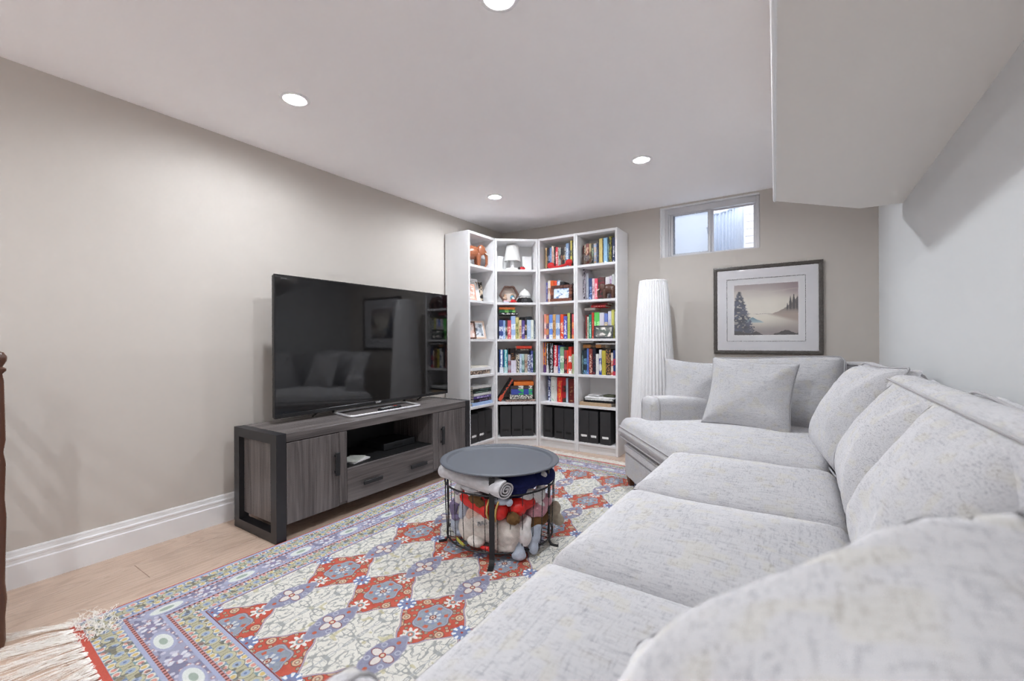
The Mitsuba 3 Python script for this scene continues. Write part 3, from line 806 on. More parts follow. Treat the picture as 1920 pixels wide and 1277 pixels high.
BOOKS = [
    (3,1,0.07,[
        (0.043, 0.057, 0.216, 'tan', 'c9a67a', '7a5a3a', 1),
        (0.057, 0.074, 0.198, 'black', '1b1c22', '8a7a60', 1),
        (0.074, 0.088, 0.212, 'dark navy', '232a44', '9fb0d0', 2),
        (0.088, 0.112, 0.216, 'steel blue', '5e7ba8', 'd8dfe8', 0),
        (0.112, 0.137, 0.226, 'cream', 'd9c3b4', 'a05a4a', 1),
        (0.137, 0.152, 0.216, 'black', '17171b', 'c9c0b0', 0),
        (0.152, 0.181, 0.211, 'red', 'c8273a', 'f0c8c8', 1),
        (0.181, 0.19, 0.206, 'white', 'e4e2dc', '446a4a', 1),
        (0.19, 0.198, 0.203, 'dark green', '23402f', 'c8d8b8', 0),
        (0.198, 0.208, 0.202, 'white', 'dcdcd8', '333333', 2),
        (0.208, 0.231, 0.195, 'black', '15161a', '8a4a3a', 1),
        (0.231, 0.251, 0.189, 'dark brown', '2c1f1d', 'b08a5a', 2),
        (0.252, 0.265, 0.205, 'black and white', '202226', 'e8e8e4', 3),
        (0.265, 0.295, 0.233, 'light blue', '7d9cc4', 'e8eef4', 1),
        (0.295, 0.311, 0.236, 'navy', '1d2748', 'c8d0e0', 0),
        (0.311, 0.331, 0.254, 'yellow', 'cfc25a', '4a4a30', 2),
        (0.331, 0.343, 0.24, 'dark green', '2d3a2a', 'c0b060', 0),
    ]),
    (4,1,0.07,[
        (0.043, 0.053, 0.191, 'dark red', '5c2320', 'd0a080', 0),
        (0.053, 0.072, 0.198, 'beige patterned', 'b7a78c', '4a3a2a', 3),
        (0.072, 0.103, 0.204, 'brown red', '84382c', 'd8b090', 1),
        (0.103, 0.125, 0.203, 'tan', 'b9a072', '5a4a2a', 2),
        (0.125, 0.149, 0.192, 'dark green', '1d2722', 'a0b890', 1),
        (0.149, 0.177, 0.197, 'pale blue', '9db6da', 'c9a878', 3),
        (0.177, 0.192, 0.194, 'navy', '1f2c54', 'b8c4e0', 0),
        (0.192, 0.201, 0.227, 'dark navy', '171c30', '99a0b8', 0),
        (0.201, 0.235, 0.236, 'khaki yellow', 'cfb96e', '8a7a40', 0),
        (0.235, 0.243, 0.23, 'black', '16171b', 'aaaaaa', 0),
        (0.244, 0.282, 0.235, 'sky blue', '8fbbdc', 'dfe9f0', 0),
        (0.282, 0.3, 0.24, 'black teal', '1a3338', '88a8a8', 1),
        (0.3, 0.321, 0.243, 'olive yellow', 'a9a13a', '24261c', 3),
        (0.321, 0.327, 0.236, 'black', '141519', '777777', 0),
        (0.327, 0.351, 0.228, 'navy and white', '25325c', 'e6e8ee', 1),
    ]),
    (3,2,0.12,[
        (0.02, 0.038, 0.206, 'violet blue', '5a5a9c', 'c8c8e0', 1),
        (0.038, 0.07, 0.226, 'white', 'e2dcd2', 'a87a5a', 2),
        (0.07, 0.105, 0.22, 'orange', 'd2622c', '5a2a1a', 1),
        (0.105, 0.139, 0.217, 'red orange', 'e0502c', 'f0d0b8', 0),
        (0.139, 0.174, 0.221, 'white and blue', 'dfe3ea', '5577a8', 3),
        (0.174, 0.218, 0.199, 'black', '191a1e', '888888', 0),
        (0.305, 0.318, 0.178, 'black', '1a1a20', '60708a', 0),
    ]),
    (4,2,0.11,[
        (-0.008, 0.049, 0.296, 'white and dark spotted', 'cfc8d2', '2f2836', 3),
        (0.054, 0.078, 0.259, 'grey white', 'c3c8d2', '6a7080', 0),
        (0.078, 0.115, 0.21, 'navy blue', '243a6a', '8aa4d0', 1),
        (0.115, 0.14, 0.204, 'pink white', 'dcc4cc', '8a4a5a', 1),
        (0.14, 0.171, 0.202, 'pink red', 'e0526a', 'f4c8cc', 1),
        (0.175, 0.241, 0.209, 'red and dark', '6e2430', '2a3a30', 3),
        (0.244, 0.285, 0.207, 'white', 'd9d6da', '8a8a98', 2),
        (0.286, 0.306, 0.216, 'white and purple', 'cfc6d6', '8a4a8a', 1),
        (0.309, 0.336, 0.228, 'white', 'dde3e2', 'a0a8a8', 0),
    ]),
    (2,3,0.04,[
        (0.042, 0.08, 0.187, 'navy blue', '3a4a86', 'd8dcea', 2),
        (0.08, 0.103, 0.183, 'light blue', '8aa8d4', 'e0e8f0', 1),
        (0.103, 0.123, 0.18, 'dark and cream', '2f3a40', 'd8ccb0', 2),
        (0.123, 0.159, 0.183, 'coral red', 'c9525a', 'f0c8c0', 1),
        (0.159, 0.202, 0.225, 'pale blue', '9db4dc', 'e2e8f0', 2),
        (0.202, 0.235, 0.213, 'yellow green', 'c2b878', '5f6a3a', 1),
        (0.236, 0.262, 0.187, 'cream', 'd8cca4', 'a8422f', 1),
        (0.264, 0.294, 0.183, 'purple', '5c4a8c', 'd0c8e4', 1),
        (0.295, 0.314, 0.21, 'black and cream', '26242a', 'cdae8c', 2),
        (0.315, 0.354, 0.187, 'light blue', 'a8bcd8', 'e4eaf0', 0),
        (0.354, 0.383, 0.187, 'mint white', 'dde2d8', '9aa890', 0),
        (0.385, 0.41, 0.183, 'grey', '5c6678', 'c8d0d8', 1),
    ]),
    (2,4,0.04,[
        (0.043, 0.084, 0.226, 'navy blue', '2d4a86', 'e6eaf2', 4),
        (0.086, 0.125, 0.226, 'teal', '2f8c98', 'bfe0e0', 4),
        (0.126, 0.154, 0.176, 'grey and pink', 'a8a0a8', '8a4a5a', 2),
        (0.156, 0.208, 0.121, 'lilac white', 'd2cedc', 'b0acbc', 0),
        (0.211, 0.24, 0.182, 'cream and black', 'cfc6b4', '2a2a2e', 3),
        (0.24, 0.263, 0.182, 'pale blue', 'a8bcd4', 'e8ecf0', 1),
        (0.263, 0.289, 0.182, 'pale teal', 'a8c4c0', '4a6a6a', 2),
        (0.29, 0.319, 0.182, 'grey beige', 'b4ac9c', '8a5a4a', 1),
        (0.32, 0.352, 0.175, 'white and navy', 'd2d6e0', '343c6c', 3),
        (0.354, 0.375, 0.213, 'navy and white', '3a4484', 'e4e6f0', 1),
        (0.377, 0.392, 0.206, 'dark green', '34503a', '9ab090', 0),
    ]),
    (3,3,0.05,[
        (0.033, 0.057, 0.243, 'pink', 'dc8a7c', 'f2e2dc', 2),
        (0.058, 0.086, 0.229, 'orange and purple', 'c88a5a', '4a3a72', 2),
        (0.089, 0.129, 0.235, 'blue', '6a8ad4', 'dce6f4', 2),
        (0.131, 0.162, 0.237, 'tan', 'cfa470', '8a5a30', 1),
        (0.163, 0.207, 0.232, 'blue and white', '8aa2cc', 'dfe6ee', 2),
        (0.211, 0.247, 0.234, 'orange red', 'e0502e', 'f4d0b8', 1),
        (0.248, 0.285, 0.216, 'violet blue', '5a5cb4', 'dcdcf0', 1),
        (0.287, 0.317, 0.244, 'yellow green', 'b4ba62', '5a6030', 0),
        (0.317, 0.334, 0.24, 'black', '17181c', '606060', 0),
        (0.334, 0.358, 0.233, 'coral', 'd0585c', 'f09a5a', 2),
    ]),
    (3,4,0.05,[
        (0.013, 0.054, 0.296, 'orange', 'd8823c', '5c3a6e', 4),
        (0.058, 0.085, 0.289, 'black', '16171b', 'e0e0e0', 4),
        (0.085, 0.102, 0.286, 'black', '1c1c20', '777777', 0),
        (0.102, 0.13, 0.287, 'black and white', '202228', 'c8ccd4', 3),
        (0.137, 0.184, 0.267, 'black and red', 'c02438', 'f0e0e0', 4),
        (0.185, 0.207, 0.267, 'blue', '4a68b0', 'c8d4ec', 1),
        (0.208, 0.249, 0.253, 'light green', '8ab490', 'e0ecd8', 2),
        (0.251, 0.279, 0.221, 'coral and dark', 'b04a54', '2a2028', 2),
        (0.28, 0.296, 0.223, 'red orange', 'dc4628', 'f4c8b0', 0),
        (0.297, 0.331, 0.253, 'red and white', 'd8382c', 'f0ece4', 2),
        (0.333, 0.356, 0.184, 'pale green', 'a8b48c', 'd8e0c8', 0),
    ]),
    (3,5,0.09,[
        (0.053, 0.083, 0.247, 'navy', '27336a', 'd8dcea', 3),
        (0.084, 0.131, 0.243, 'mint white', 'dfe2da', '5a9a6a', 0),
        (0.132, 0.152, 0.239, 'white', 'd8d4d0', 'aaaaaa', 0),
        (0.156, 0.211, 0.238, 'bright red', 'd42a30', 'f08a40', 1),
        (0.212, 0.247, 0.242, 'red and black', 'a82028', '1f3026', 2),
        (0.25, 0.272, 0.236, 'pale blue', 'a9bccc', 'e0e8ec', 0),
        (0.275, 0.336, 0.229, 'dark red', '641d1c', 'b88a5a', 0),
    ]),
    (4,3,0.08,[
        (0.063, 0.075, 0.217, 'dark red', '8c2c2c', 'd8a8a0', 0),
        (0.076, 0.091, 0.204, 'white', 'dcdccc', '6a8a5a', 1),
        (0.093, 0.121, 0.222, 'teal green', '1e7c68', 'a8d8c8', 1),
        (0.123, 0.145, 0.24, 'red orange', 'c23c2c', 'f0c0a8', 0),
        (0.146, 0.197, 0.241, 'bright green', '5cc05c', 'b8f0a8', 2),
        (0.199, 0.244, 0.236, 'grey white', 'cfccd6', '9090a0', 0),
        (0.246, 0.277, 0.227, 'blue and cream', '6a7cc0', 'dcc8a4', 2),
        (0.279, 0.312, 0.248, 'lilac white', 'cfcfe0', '9a9ab4', 1),
        (0.313, 0.34, 0.259, 'yellow green', 'c8c86a', '8a9040', 0),
        (0.342, 0.353, 0.24, 'pale grey', 'ccd4d2', '8a9490', 0),
    ]),
    (4,4,0.05,[
        (0.035, 0.052, 0.22, 'dark teal', '1c3038', '8ab0a8', 1),
        (0.053, 0.083, 0.223, 'dark blue', '22303c', '6a9aba', 2),
        (0.084, 0.104, 0.24, 'blue', '5470b8', 'c0cce8', 0),
        (0.106, 0.141, 0.237, 'red brown', '823a34', 'd0b0a0', 1),
        (0.142, 0.172, 0.24, 'black and navy', '1b1c2c', 'a04a50', 0),
        (0.174, 0.203, 0.189, 'white', 'd8d8d4', 'aaaaaa', 0),
        (0.205, 0.229, 0.228, 'white and navy', 'd6d8de', '2a4090', 2),
        (0.231, 0.269, 0.22, 'olive yellow', 'b4a83e', '6a6420', 0),
        (0.27, 0.315, 0.232, 'black and brown', '1d1917', 'a0724a', 3),
        (0.317, 0.338, 0.201, 'cream', 'dccfc0', 'c05040', 2),
        (0.339, 0.362, 0.225, 'navy and red', '26386c', 'c8344a', 2),
    ]),
]
STY = {0: 'plain', 1: 'lettered', 2: 'banded', 3: 'speckled', 4: 'boldly lettered'}
sd = 100
for un, s, sb, rows in BOOKS:
    W = UN[un][3]
    lo, hi = .0225, W - .0225
    for i, (u0, u1, h, cn, base, acc, st) in enumerate(rows):
        sd += 1
        u0, u1 = max(lo, u0), min(hi, u1)
        wd = 'thick' if u1 - u0 > .033 else ('slim' if u1 - u0 < .018 else 'upright')
        lab = f'{wd} {cn} book, {ORD[i]} from left, {where(un, s)}'
        put_book(un, s, u0, u1, h, sb + .006 * ((sd * 7) % 5) / 5, base, acc, st, lab, f'standing books on the {where(un, s)}', sd)
# darker books in the back row
for un, s, u0, u1, h, cn, base, acc, k in [(2, 3, .060, .100, .205, 'black', '1c1a1c', 'c8b088', 0), (2, 3, .104, .150, .208, 'maroon', '5a2026', 'd8c0a0', 1), (2, 3, .265, .320, .222, 'dark grey', '222428', '8a9098', 2), (2, 3, .322, .382, .226, 'slate', '2c3640', '9aa8b8', 3),
                                          (2, 4, .126, .152, .236, 'dark brown', '2a2024', '9a8a7a', 0), (2, 4, .156, .206, .236, 'brown black', '2e2222', 'c08860', 1),
                                          (3, 4, .190, .262, .292, 'black', '151516', '4a3030', 0), (3, 4, .264, .300, .272, 'dark teal', '16282a', '688', 1)]:
    sd += 1
    acc = acc if len(acc) == 6 else '668888'
    put_book(un, s, u0, u1, h, .155, base, acc, 1, f'tall {cn} book, {"first second third fourth".split()[k]} in the back row, {where(un, s)}', f'back row books on the {where(un, s)}', sd, dp=.10)
# books lying flat: spine towards the room
def flat_book(un, s, u0, u1, z0, z1, sb, base, acc, style, label, group, seed, dp=.17, deg=0.0, name='book', cat='book'):
    rnd = np.random.default_rng(seed)
    w, h = z1 - z0 - .0008, u1 - u0
    m, c = book_case(w, h, dp, base, acc, style, rnd)
    pg = book_pages(w, h, dp)
    t = thing(name, label, cat, group)
    def pl(x):
        x = xf(x, (0, 0, 0), (0, 0, 1), (0, 1, 0), (-1, 0, 0))     # lay it down: height runs along -u
        x = xf(x, (h / 2, -dp / 2, 0))
        return P(un, x, (u0 + u1) / 2, sb + dp / 2, z0 + .0006, s, deg)
    add(t + '__cover', pl(m), PRINTED, color=c)
    add(t + '__pages', pl(pg), PAGES, label='cream page block')
    return t
FLAT = [
    (2, 3, .044, .229, .236, .260, .05, '1a1c20', 'd8d8d4', 1, 'black book lying under a green and an orange book'),
    (2, 3, .044, .203, .261, .288, .05, '1f6a3c', '8fd06a', 2, 'green book lying between an orange and a black book'),
    (2, 3, .044, .200, .289, .313, .05, 'df7030', 'f4b060', 0, 'orange book lying topmost above the upright books'),
    (2, 4, .212, .363, .215, .233, .06, '26211f', 'b0a090', 1, 'dark book lying under the red one on the upright books'),
    (2, 4, .211, .364, .234, .262, .06, 'd8402a', 'e86a4a', 0, 'red orange book lying flat on the upright books'),
    (2, 5, .100, .394, .000, .021, .03, '3a3632', 'b8988a', 3, 'wide patterned book lying lowest in the stack'),
    (2, 5, .149, .369, .022, .064, .05, 'd8d4ca', '2a2624', 3, 'white and black book lying second from the bottom of the stack'),
    (2, 5, .158, .369, .065, .119, .05, '3a4a9a', '3cae68', 2, 'thick blue and green book lying in the middle of the stack'),
    (2, 5, .155, .369, .120, .154, .05, '40383a', 'e0dcd4', 2, 'dark white-banded book lying under the orange one'),
    (2, 5, .187, .382, .155, .192, .05, 'e87a2c', 'f0a860', 0, 'orange book lying topmost of the stack'),
    (4, 3, .055, .160, .262, .285, .07, 'c9c2bc', '8a8480', 0, 'whitish book lying under the red ones on the upright books'),
    (4, 3, .119, .258, .286, .306, .07, 'cc2a34', 'e8b0a8', 1, 'bright red book lying on the whitish one above the upright books'),
    (4, 3, .127, .276, .307, .325, .08, '7a1c22', 'b0505a', 0, 'dark red book lying topmost above the upright books'),
    (4, 4, .050, .265, .243, .274, .05, 'a8703c', '3a2c24', 2, 'brown and black book lying on the upright books'),
    (4, 4, .175, .359, .275, .289, .05, 'd4d4d2', 'a8a8a8', 0, 'white book lying flat at the right above the upright books'),
    (4, 4, .028, .150, .290, .305, .05, 'cfd0ce', '909090', 0, 'pale book lying topmost at the left above the upright books'),
    (1, 5, .078, .376, .000, .028, .02, '9ab4dc', 'c8d8f0', 0, 'light blue folder lying at the bottom of the pile'),
    (1, 5, .100, .372, .029, .058, .03, '17171b', '8a6a90', 1, 'black folder lying above the light blue one in the pile'),
    (1, 5, .100, .372, .059, .084, .03, '4a3c78', 'c0b4dc', 1, 'purple folder lying in the middle of the pile'),
    (1, 5, .104, .370, .085, .110, .03, 'd2d2d0', 'a0a0a0', 0, 'white folder lying above the purple one in the pile'),
    (1, 5, .095, .372, .111, .132, .03, '17221f', '6a8a80', 1, 'black green folder lying second from the top of the pile'),
    (1, 5, .095, .372, .133, .151, .03, '1c2826', '5a7a74', 1, 'dark teal folder lying near the top of the pile'),
    (1, 5, .095, .374, .152, .176, .03, 'd4d4d2', '9a9a98', 0, 'white paper folder lying topmost of the pile'),
    (1, 4, .080, .372, .000, .038, .05, '4a3a34', 'c0a894', 3, 'dark brown case with pale marks lying under the white box'),
    (4, 5, .024, .326, .000, .031, .02, 'b49a7c', 'c8b090', 0, 'flat tan cardboard box lying under the white tray'),
]
for q in FLAT:
    un, s, u0, u1, z0, z1, sb, base, acc, st, lab = q
    sd += 1
    fold = un == 1 and s == 5
    nm, ct = ('folder', 'folder') if fold else (('storage_case', 'case') if (un, s) == (1, 4) else (('cardboard_box', 'box') if (un, s) == (4, 5) else ('book', 'book')))
    flat_book(un, s, u0, u1, z0, z1, sb, base, acc, st, f'{lab}, {where(un, s)}', f'{"folders" if fold else "flat things"} on the {where(un, s)}', sd, dp=.20 if (fold or s == 5) else .15, deg=((sd * 13) % 7 - 3) * .5, name=nm, cat=ct)
# a black book leaning against the stack on the corner unit
lb = thing('book', 'black book with a red orange band leaning against the stack, ' + where(2, 5), 'book')
rnd = np.random.default_rng(77)
m, c = book_case(.036, .245, .16, '191718', 'd8583c', 4, rnd)
pg = book_pages(.036, .245, .16)
a = math.radians(-33)
for x, nm, kw in ((m, '__cover', dict(color=c)), (pg, '__pages', dict(label='cream page block'))):
    x = xf(x, (0, 0, .0196), (math.cos(a), 0, math.sin(a)), (0, 1, 0), (-math.sin(a), 0, math.cos(a)))
    add(lb + nm, P(2, x, .026, .06, .0006, 5), PRINTED if 'color' in kw else PAGES, **kw)

# black magazine files on the lowest shelves
def mfile(un, u0, u1, h, sb, lab, mark=None):
    t = thing('magazine_file', lab, 'magazine file', 'black magazine files on the lowest shelves')
    w = u1 - u0
    sl = .012
    body = m3.Manifold.cube((w, .235, h)) - m3.Manifold.cube((w * .62, .02, .0215)).translate((w * .19, -.0185, .052))
    body = body - m3.Manifold.cube((w - .006, .225, h)).translate((.003, .005, .20 + .095))
    add(t + '__body', P(un, to_tm(body), u0, sb, .0006, 6), BLACKF)
    add(t + '__label_slot', P(un, box(w * .20, w * .80, .0011, .002, .053, .0725), u0, sb, 0, 6), BLACKSLOT if mark is None else WHITEPAPER, label='white label' if mark else 'black label slot')
    add(t + '__lid_edge', P(un, box(.001, w - .001, .001, .234, h - .012, h - .008), u0, sb, 0, 6), BLACKM)
for un, k, u0, u1, sb, h, mk in [(1, 0, .045, .150, .022, .262, 1), (1, 1, .156, .262, .022, .274, 1), (1, 2, .266, .372, .022, .276, None), (2, 0, .047, .152, .024, .297, None), (2, 1, .160, .264, .024, .297, None), (2, 2, .270, .374, .024, .295, None),
                             (3, 0, .046, .142, .012, .290, None), (3, 1, .166, .264, .012, .290, None), (3, 2, .268, .364, .012, .290, None), (4, 0, .026, .122, .006, .290, 2), (4, 1, .126, .212, .004, .290, 1), (4, 2, .232, .330, .004, .292, 1)]:
    mfile(un, u0, u1, h, sb, f'black magazine file, {ORD[k]} from the left on the {where(un, 6)}', mk)

# ---------------------------------------------------------------- ornaments in the bookcases
WOODR = mat('red_carved_wood', (0.27, 0.088, 0.040), 0.3, clearcoat=0.3)
WOODD = mat('dark_carved_wood', (0.090, 0.040, 0.026), 0.35, clearcoat=0.3)
WOODL = mat('pale_wood', (0.62, 0.47, 0.37), 0.45)
IVORY = mat('ivory', (0.78, 0.74, 0.66), 0.4)
REDG = mat('red_glaze', (0.55, 0.012, 0.015), 0.12, clearcoat=0.8)
GLOSSB = mat('gloss_black', (0.012, 0.012, 0.013), 0.15)
WHITEG = mat('white_glaze', (0.78, 0.78, 0.76), 0.3)
def elephant(un, s, u, v, k, deg, m, label):
    """about 1 unit long, 1 high, head towards -x"""
    t = thing('elephant_figurine', label, 'figurine')
    def pl(x):
        x = x.copy(); x.apply_scale(k)
        return P(un, x, u, v, .0006, s, deg)
    B = [('e', (.12, 0, .60), (.40, .25, .29)), ('e', (-.30, 0, .74), (.20, .17, .21)), ('b', (-.46, 0, .68), .085, (-.55, 0, .46), .065), ('b', (-.55, 0, .46), .065, (-.56, 0, .16), .045), ('b', (-.56, 0, .16), .045, (-.50, 0, .05), .035)]
    for sx in (-.14, .36):
        for sy in (-.13, .13):
            B.append(('b', (sx, sy, .50), .12, (sx, sy, .08), .08))
    add(t + '__body', pl(blob(B, .035, 8)), m, True)
    for sy in (-1, 1):
        e = ell((-.24, sy * .22, .68), (.15, .045, .22), 2)
        add(t + '__ear', pl(e), m, True)
        add(t + '__tusk', pl(tube([(-.46, sy * .09, .60), (-.56, sy * .11, .53), (-.64, sy * .11, .53)], [.026, .022, .010], 8)), IVORY, True, label='ivory tusk')
    add(t + '__tail', pl(tube([(.50, 0, .66), (.56, 0, .50), (.55, 0, .34)], [.022, .018, .024], 6)), m, True)
elephant(1, 1, .190, .085, .222, 150, WOODR, f'reddish brown carved wooden elephant on the {where(1, 1)}')
elephant(4, 2, .288, .052, .152, 6, WOODD, f'dark brown carved wooden elephant on the {where(4, 2)}')

t = thing('glass_bowl', f'round clear glass bowl beside the red wooden elephant on the {where(1, 1)}', 'bowl')
add(t + '__bowl', P(1, lathe([(.001, .002), (.026, .002), (.040, .014), (.052, .034), (.055, .055), (.048, .080), (.034, .097), (.0315, .097), (.045, .079), (.0515, .055), (.0485, .036), (.037, .018), (.024, .0065), (.001, .006)], 40), .322, .085, .0006, 1), 'mat_clear_glass', True)

def photo_fn(seed, a, b, c):
    A, Bc, Cc = (np.array(lin(h)) for h in (a, b, c))
    def fn(p, n, uv):
        f1 = fbm(p.x * 24 + seed, p.y * 24, p.z * 24)
        f2 = fbm(p.x * 36, p.y * 36 + seed, p.z * 36)
        col = mix(A, Bc, smoothstep(.36, .62, f1))
        return mix(col, Cc, smoothstep(.50, .66, f2))
    return fn
def frame_thing(un, s, u, v, w, h, bw, lean, deg, fm, pm_, label, name='photo_frame', mount=None, dp=.014, prop=True):
    """a standing frame leaning back by lean degrees and turned by deg"""
    t = thing(name, label, 'picture frame')
    a = math.radians(lean)
    def pl(x):
        x = xf(x, (0, 0, 0), (1, 0, 0), (0, math.cos(a), -math.sin(a)), (0, math.sin(a), math.cos(a)))
        x = xf(x, (0, 0, math.sin(a) * dp))
        return P(un, x, u, v, .0008, s, deg)
    hw = w / 2
    add(t + '__frame', pl(cat_(box(-hw, -hw + bw, 0, dp, 0, h, .0015), box(hw - bw, hw, 0, dp, 0, h, .0015), box(-hw + bw, hw - bw, 0, dp, 0, bw, .0015), box(-hw + bw, hw - bw, 0, dp, h - bw, h, .0015))), fm)
    if mount:
        add(t + '__mount', pl(box(-hw + bw, hw - bw, .005, .008, bw, h - bw)), WHITEPAPER, label='white mount')
        add(t + '__photo', pl(box(-hw + bw + mount, hw - bw - mount, .004, .0055, bw + mount, h - bw - mount)), pm_, label='small photograph')
    else:
        add(t + '__photo', pl(box(-hw + bw, hw - bw, .005, .008, bw, h - bw)), pm_, label='small photograph')
    add(t + '__back', pl(box(-hw + .004, hw - .004, dp - .003, dp, .004, h - .004)), mat(f'frame_back_{len(scene)}', (.06, .05, .045), .7))
    if prop:
        add(t + '__prop', pl(xf(box(-.012, .012, 0, .003, 0, h * .68), (0, dp, .0), (1, 0, 0), (0, math.cos(.42), math.sin(.42)), (0, -math.sin(.42) * -1, math.cos(.42)))), BLACKM)
    return t
PH1 = mat('photo_pale', mikit.proc(photo_fn(3, 'dfe3e8', '9aa4b0', '5c6470')), .3)
PH2 = mat('photo_warm', mikit.proc(photo_fn(9, 'e6c9bc', 'b88a78', 'f0e6e0')), .3)
PH3 = mat('photo_green', mikit.proc(photo_fn(21, '46534a', '6d6a68', 'e8e2dc')), .25)
PH4 = mat('photo_blue', mikit.proc(photo_fn(31, 'c8d8ea', 'e8eef6', '6a88b4')), .3)
def script_fn(p, n, uv):
    w = dr.abs(noise(p.y * 95, p.z * 60, 1.0) - .5)
    band = smoothstep(.06, .035, dr.abs(p.y - 3.225 - .35 * (p.z - 1.50)))
    return mix(lin('e2e2e0'), lin('3c4440'), smoothstep(.10, .05, w) * band)
frame_thing(1, 2, .200, .115, .200, .228, .010, 14, -12, WHITEP, mat('script_print', mikit.proc(script_fn), .6), f'white framed print with dark handwriting-like strokes leaning on the {where(1, 2)}', prop=False)
frame_thing(1, 2, .118, .055, .118, .160, .014, 16, -14, mat('pink_wood', (.66, .36, .27), .45), PH2, f'small pinkish wooden photo frame at the left of the {where(1, 2)}', prop=False)
frame_thing(1, 3, .262, .070, .140, .178, .016, 16, -16, WOODL, PH1, f'pale wooden photo frame standing on the {where(1, 3)}', mount=.014)
frame_thing(1, 3, .150, .10, .130, .168, .014, 12, -20, WOODD, PH2, f'dark wooden photo frame half hidden at the left of the {where(1, 3)}')
frame_thing(4, 3, .253, .030, .178, .116, .014, 9, 3, mat('black_frame', (.025, .027, .032), .3), PH3, f'black framed family photograph in front of the books on the {where(4, 3)}')

def tilef(p, n, uv):
    return mix(lin('1d1714'), lin('c2b09a'), smoothstep(.47, .53, fbm(p.x * 38 + 3, p.y * 38, p.z * 38)))
t = thing('patterned_panel', f'black and beige patterned panel leaning against the side of the {where(1, 2)}', 'panel')
x = xf(box(0, .115, 0, .022, 0, .195, .002), (0, 0, .0008), (1, 0, 0), (0, math.cos(.16), -math.sin(.16)), (0, math.sin(.16), math.cos(.16)))
add(t + '__block', P(1, xf(x, (0, 0, .005)), .232, .14, 0, 2, -25), mat('patterned_tile', mikit.proc(tilef), .4))

# pale box on the left bookcase
t = thing('paper_tray', f'white flat tray of papers on the brown case, the {where(1, 4)}', 'box')
add(t + '__tray', P(1, box(.060, .376, .03, .25, .0392, .066, .002), 0, 0, 0, 4), SHELF)
for i, (a, z) in enumerate(((4, .0665), (-6, .0695), (9, .0725))):
    add(t + '__sheet', P(1, rotz(box(-.14, .14, -.09, .09, 0, .0025), a * .4), .215, .135, z, 4), mat(f'cream_sheet_{i}', (.74, .71, .62), .7))

# white table lamp
t = thing('table_lamp', f'small white table lamp on the {where(2, 1)}', 'table lamp')
add(t + '__base', P(2, lathe([(.001, 0), (.068, 0), (.070, .004), (.070, .022), (.066, .028), (.02, .031), (.001, .031)], 40), .182, .135, .0006, 1), WHITEP, 40)
add(t + '__stem', P(2, lathe([(.024, .031), (.020, .040), (.019, .100), (.022, .120), (.001, .121)], 24), .182, .135, .0006, 1), WHITEP, 40)
add(t + '__lamp_shade', P(2, lathe([(.079, .098), (.081, .099), (.082, .104), (.060, .252), (.056, .256), (.001, .257), (.001, .254), (.055, .253), (.080, .104), (.079, .098)], 48), .182, .135, .0006, 1), WHITEG, 30, label='white tapering lamp shade')
for i, (u0, u1, h, tx) in enumerate(((.288, .385, .150, 'right'), (.030, .090, .150, 'left'))):
    t = thing('white_box', f'plain white box behind the table lamp, {tx} on the {where(2, 1)}', 'box')
    add(t + '__carton', P(2, box(u0, u1, .185, .262, .0006, h, .001), 0, 0, 0, 1), WHITEPAPER)
    add(t + '__lid', P(2, box(u0 - .001, u1 + .001, .184, .263, h + .0004, h + .012, .001), 0, 0, 0, 1), WHITEP)
# small red and black beetle ornament
t = thing('beetle_ornament', f'shiny red and black beetle ornament beside the lamp on the {where(2, 1)}', 'ornament')
add(t + '__body', P(2, ell((0, 0, .018), (.030, .024, .0185), 3), .272, .060, 0, 1), REDG, True)
add(t + '__head', P(2, ell((-.028, -.004, .018), (.014, .015, .0155), 2), .272, .060, 0, 1), GLOSSB, True)
for q in ((.004, -.019, .026), (.018, -.014, .026), (-.008, -.010, .034), (.012, .0, .0355)):
    add(t + '__spot', P(2, ell(q, (.0058, .0058, .0045), 1), .272, .060, 0, 1), GLOSSB, True)

# hexagonal shadow box
t = thing('shadow_box', f'dark wooden hexagonal shadow box with tiny figures on the {where(2, 2)}', 'shadow box')
def hexring(R, r, y0, y1):
    a = np.arange(6) * math.pi / 3
    o = m3.CrossSection([np.column_stack([R * np.cos(a), R * np.sin(a)])]) - m3.CrossSection([np.column_stack([r * np.cos(a), r * np.sin(a)])])
    m = to_tm(m3.Manifold.extrude(o, y1 - y0))
    return xf(m, (0, y1, 0), (1, 0, 0), (0, 0, 1), (0, -1, 0))
def hexplate(R, y0, y1):
    a = np.arange(6) * math.pi / 3
    m = to_tm(m3.Manifold.extrude(m3.CrossSection([np.column_stack([R * np.cos(a), R * np.sin(a)])]), y1 - y0))
    return xf(m, (0, y1, 0), (1, 0, 0), (0, 0, 1), (0, -1, 0))
R = .098
hz = R * math.sin(math.pi / 3) + .001
pl = lambda m: P(2, m, .145, .105, hz, 2)
add(t + '__rim', pl(hexring(R, R - .016, -.02, .045)), WOODD)
add(t + '__backing', pl(hexplate(R - .0162, .036, .044)), mat('pink_backing', (.72, .62, .55), .7))
for dx, dz, hc, bc in ((-.036, -.030, (.33, .15, .07), (.75, .55, .4)), (.034, -.026, (.42, .22, .1), (.12, .38, .55))):
    add(t + '__tiny_figure', pl(blob([('e', (dx, .022, dz), (.020, .012, .016)), ('e', (dx, .022, dz + .019), .0125)], .006, 4)), mat(f'tiny_figure_{len(scene)}', bc, .5), True)
    k = t + ('__tiny_figure' if dx < 0 else '__tiny_figure_001')
    add(k + '__hair', pl(ell((dx, .023, dz + .024), (.0145, .0125, .0100), 2)), mat(f'tiny_hair_{len(scene)}', hc, .5), True)
t = thing('trinket_box', f'tiny pink and blue box before the hexagonal frame on the {where(2, 2)}', 'box')
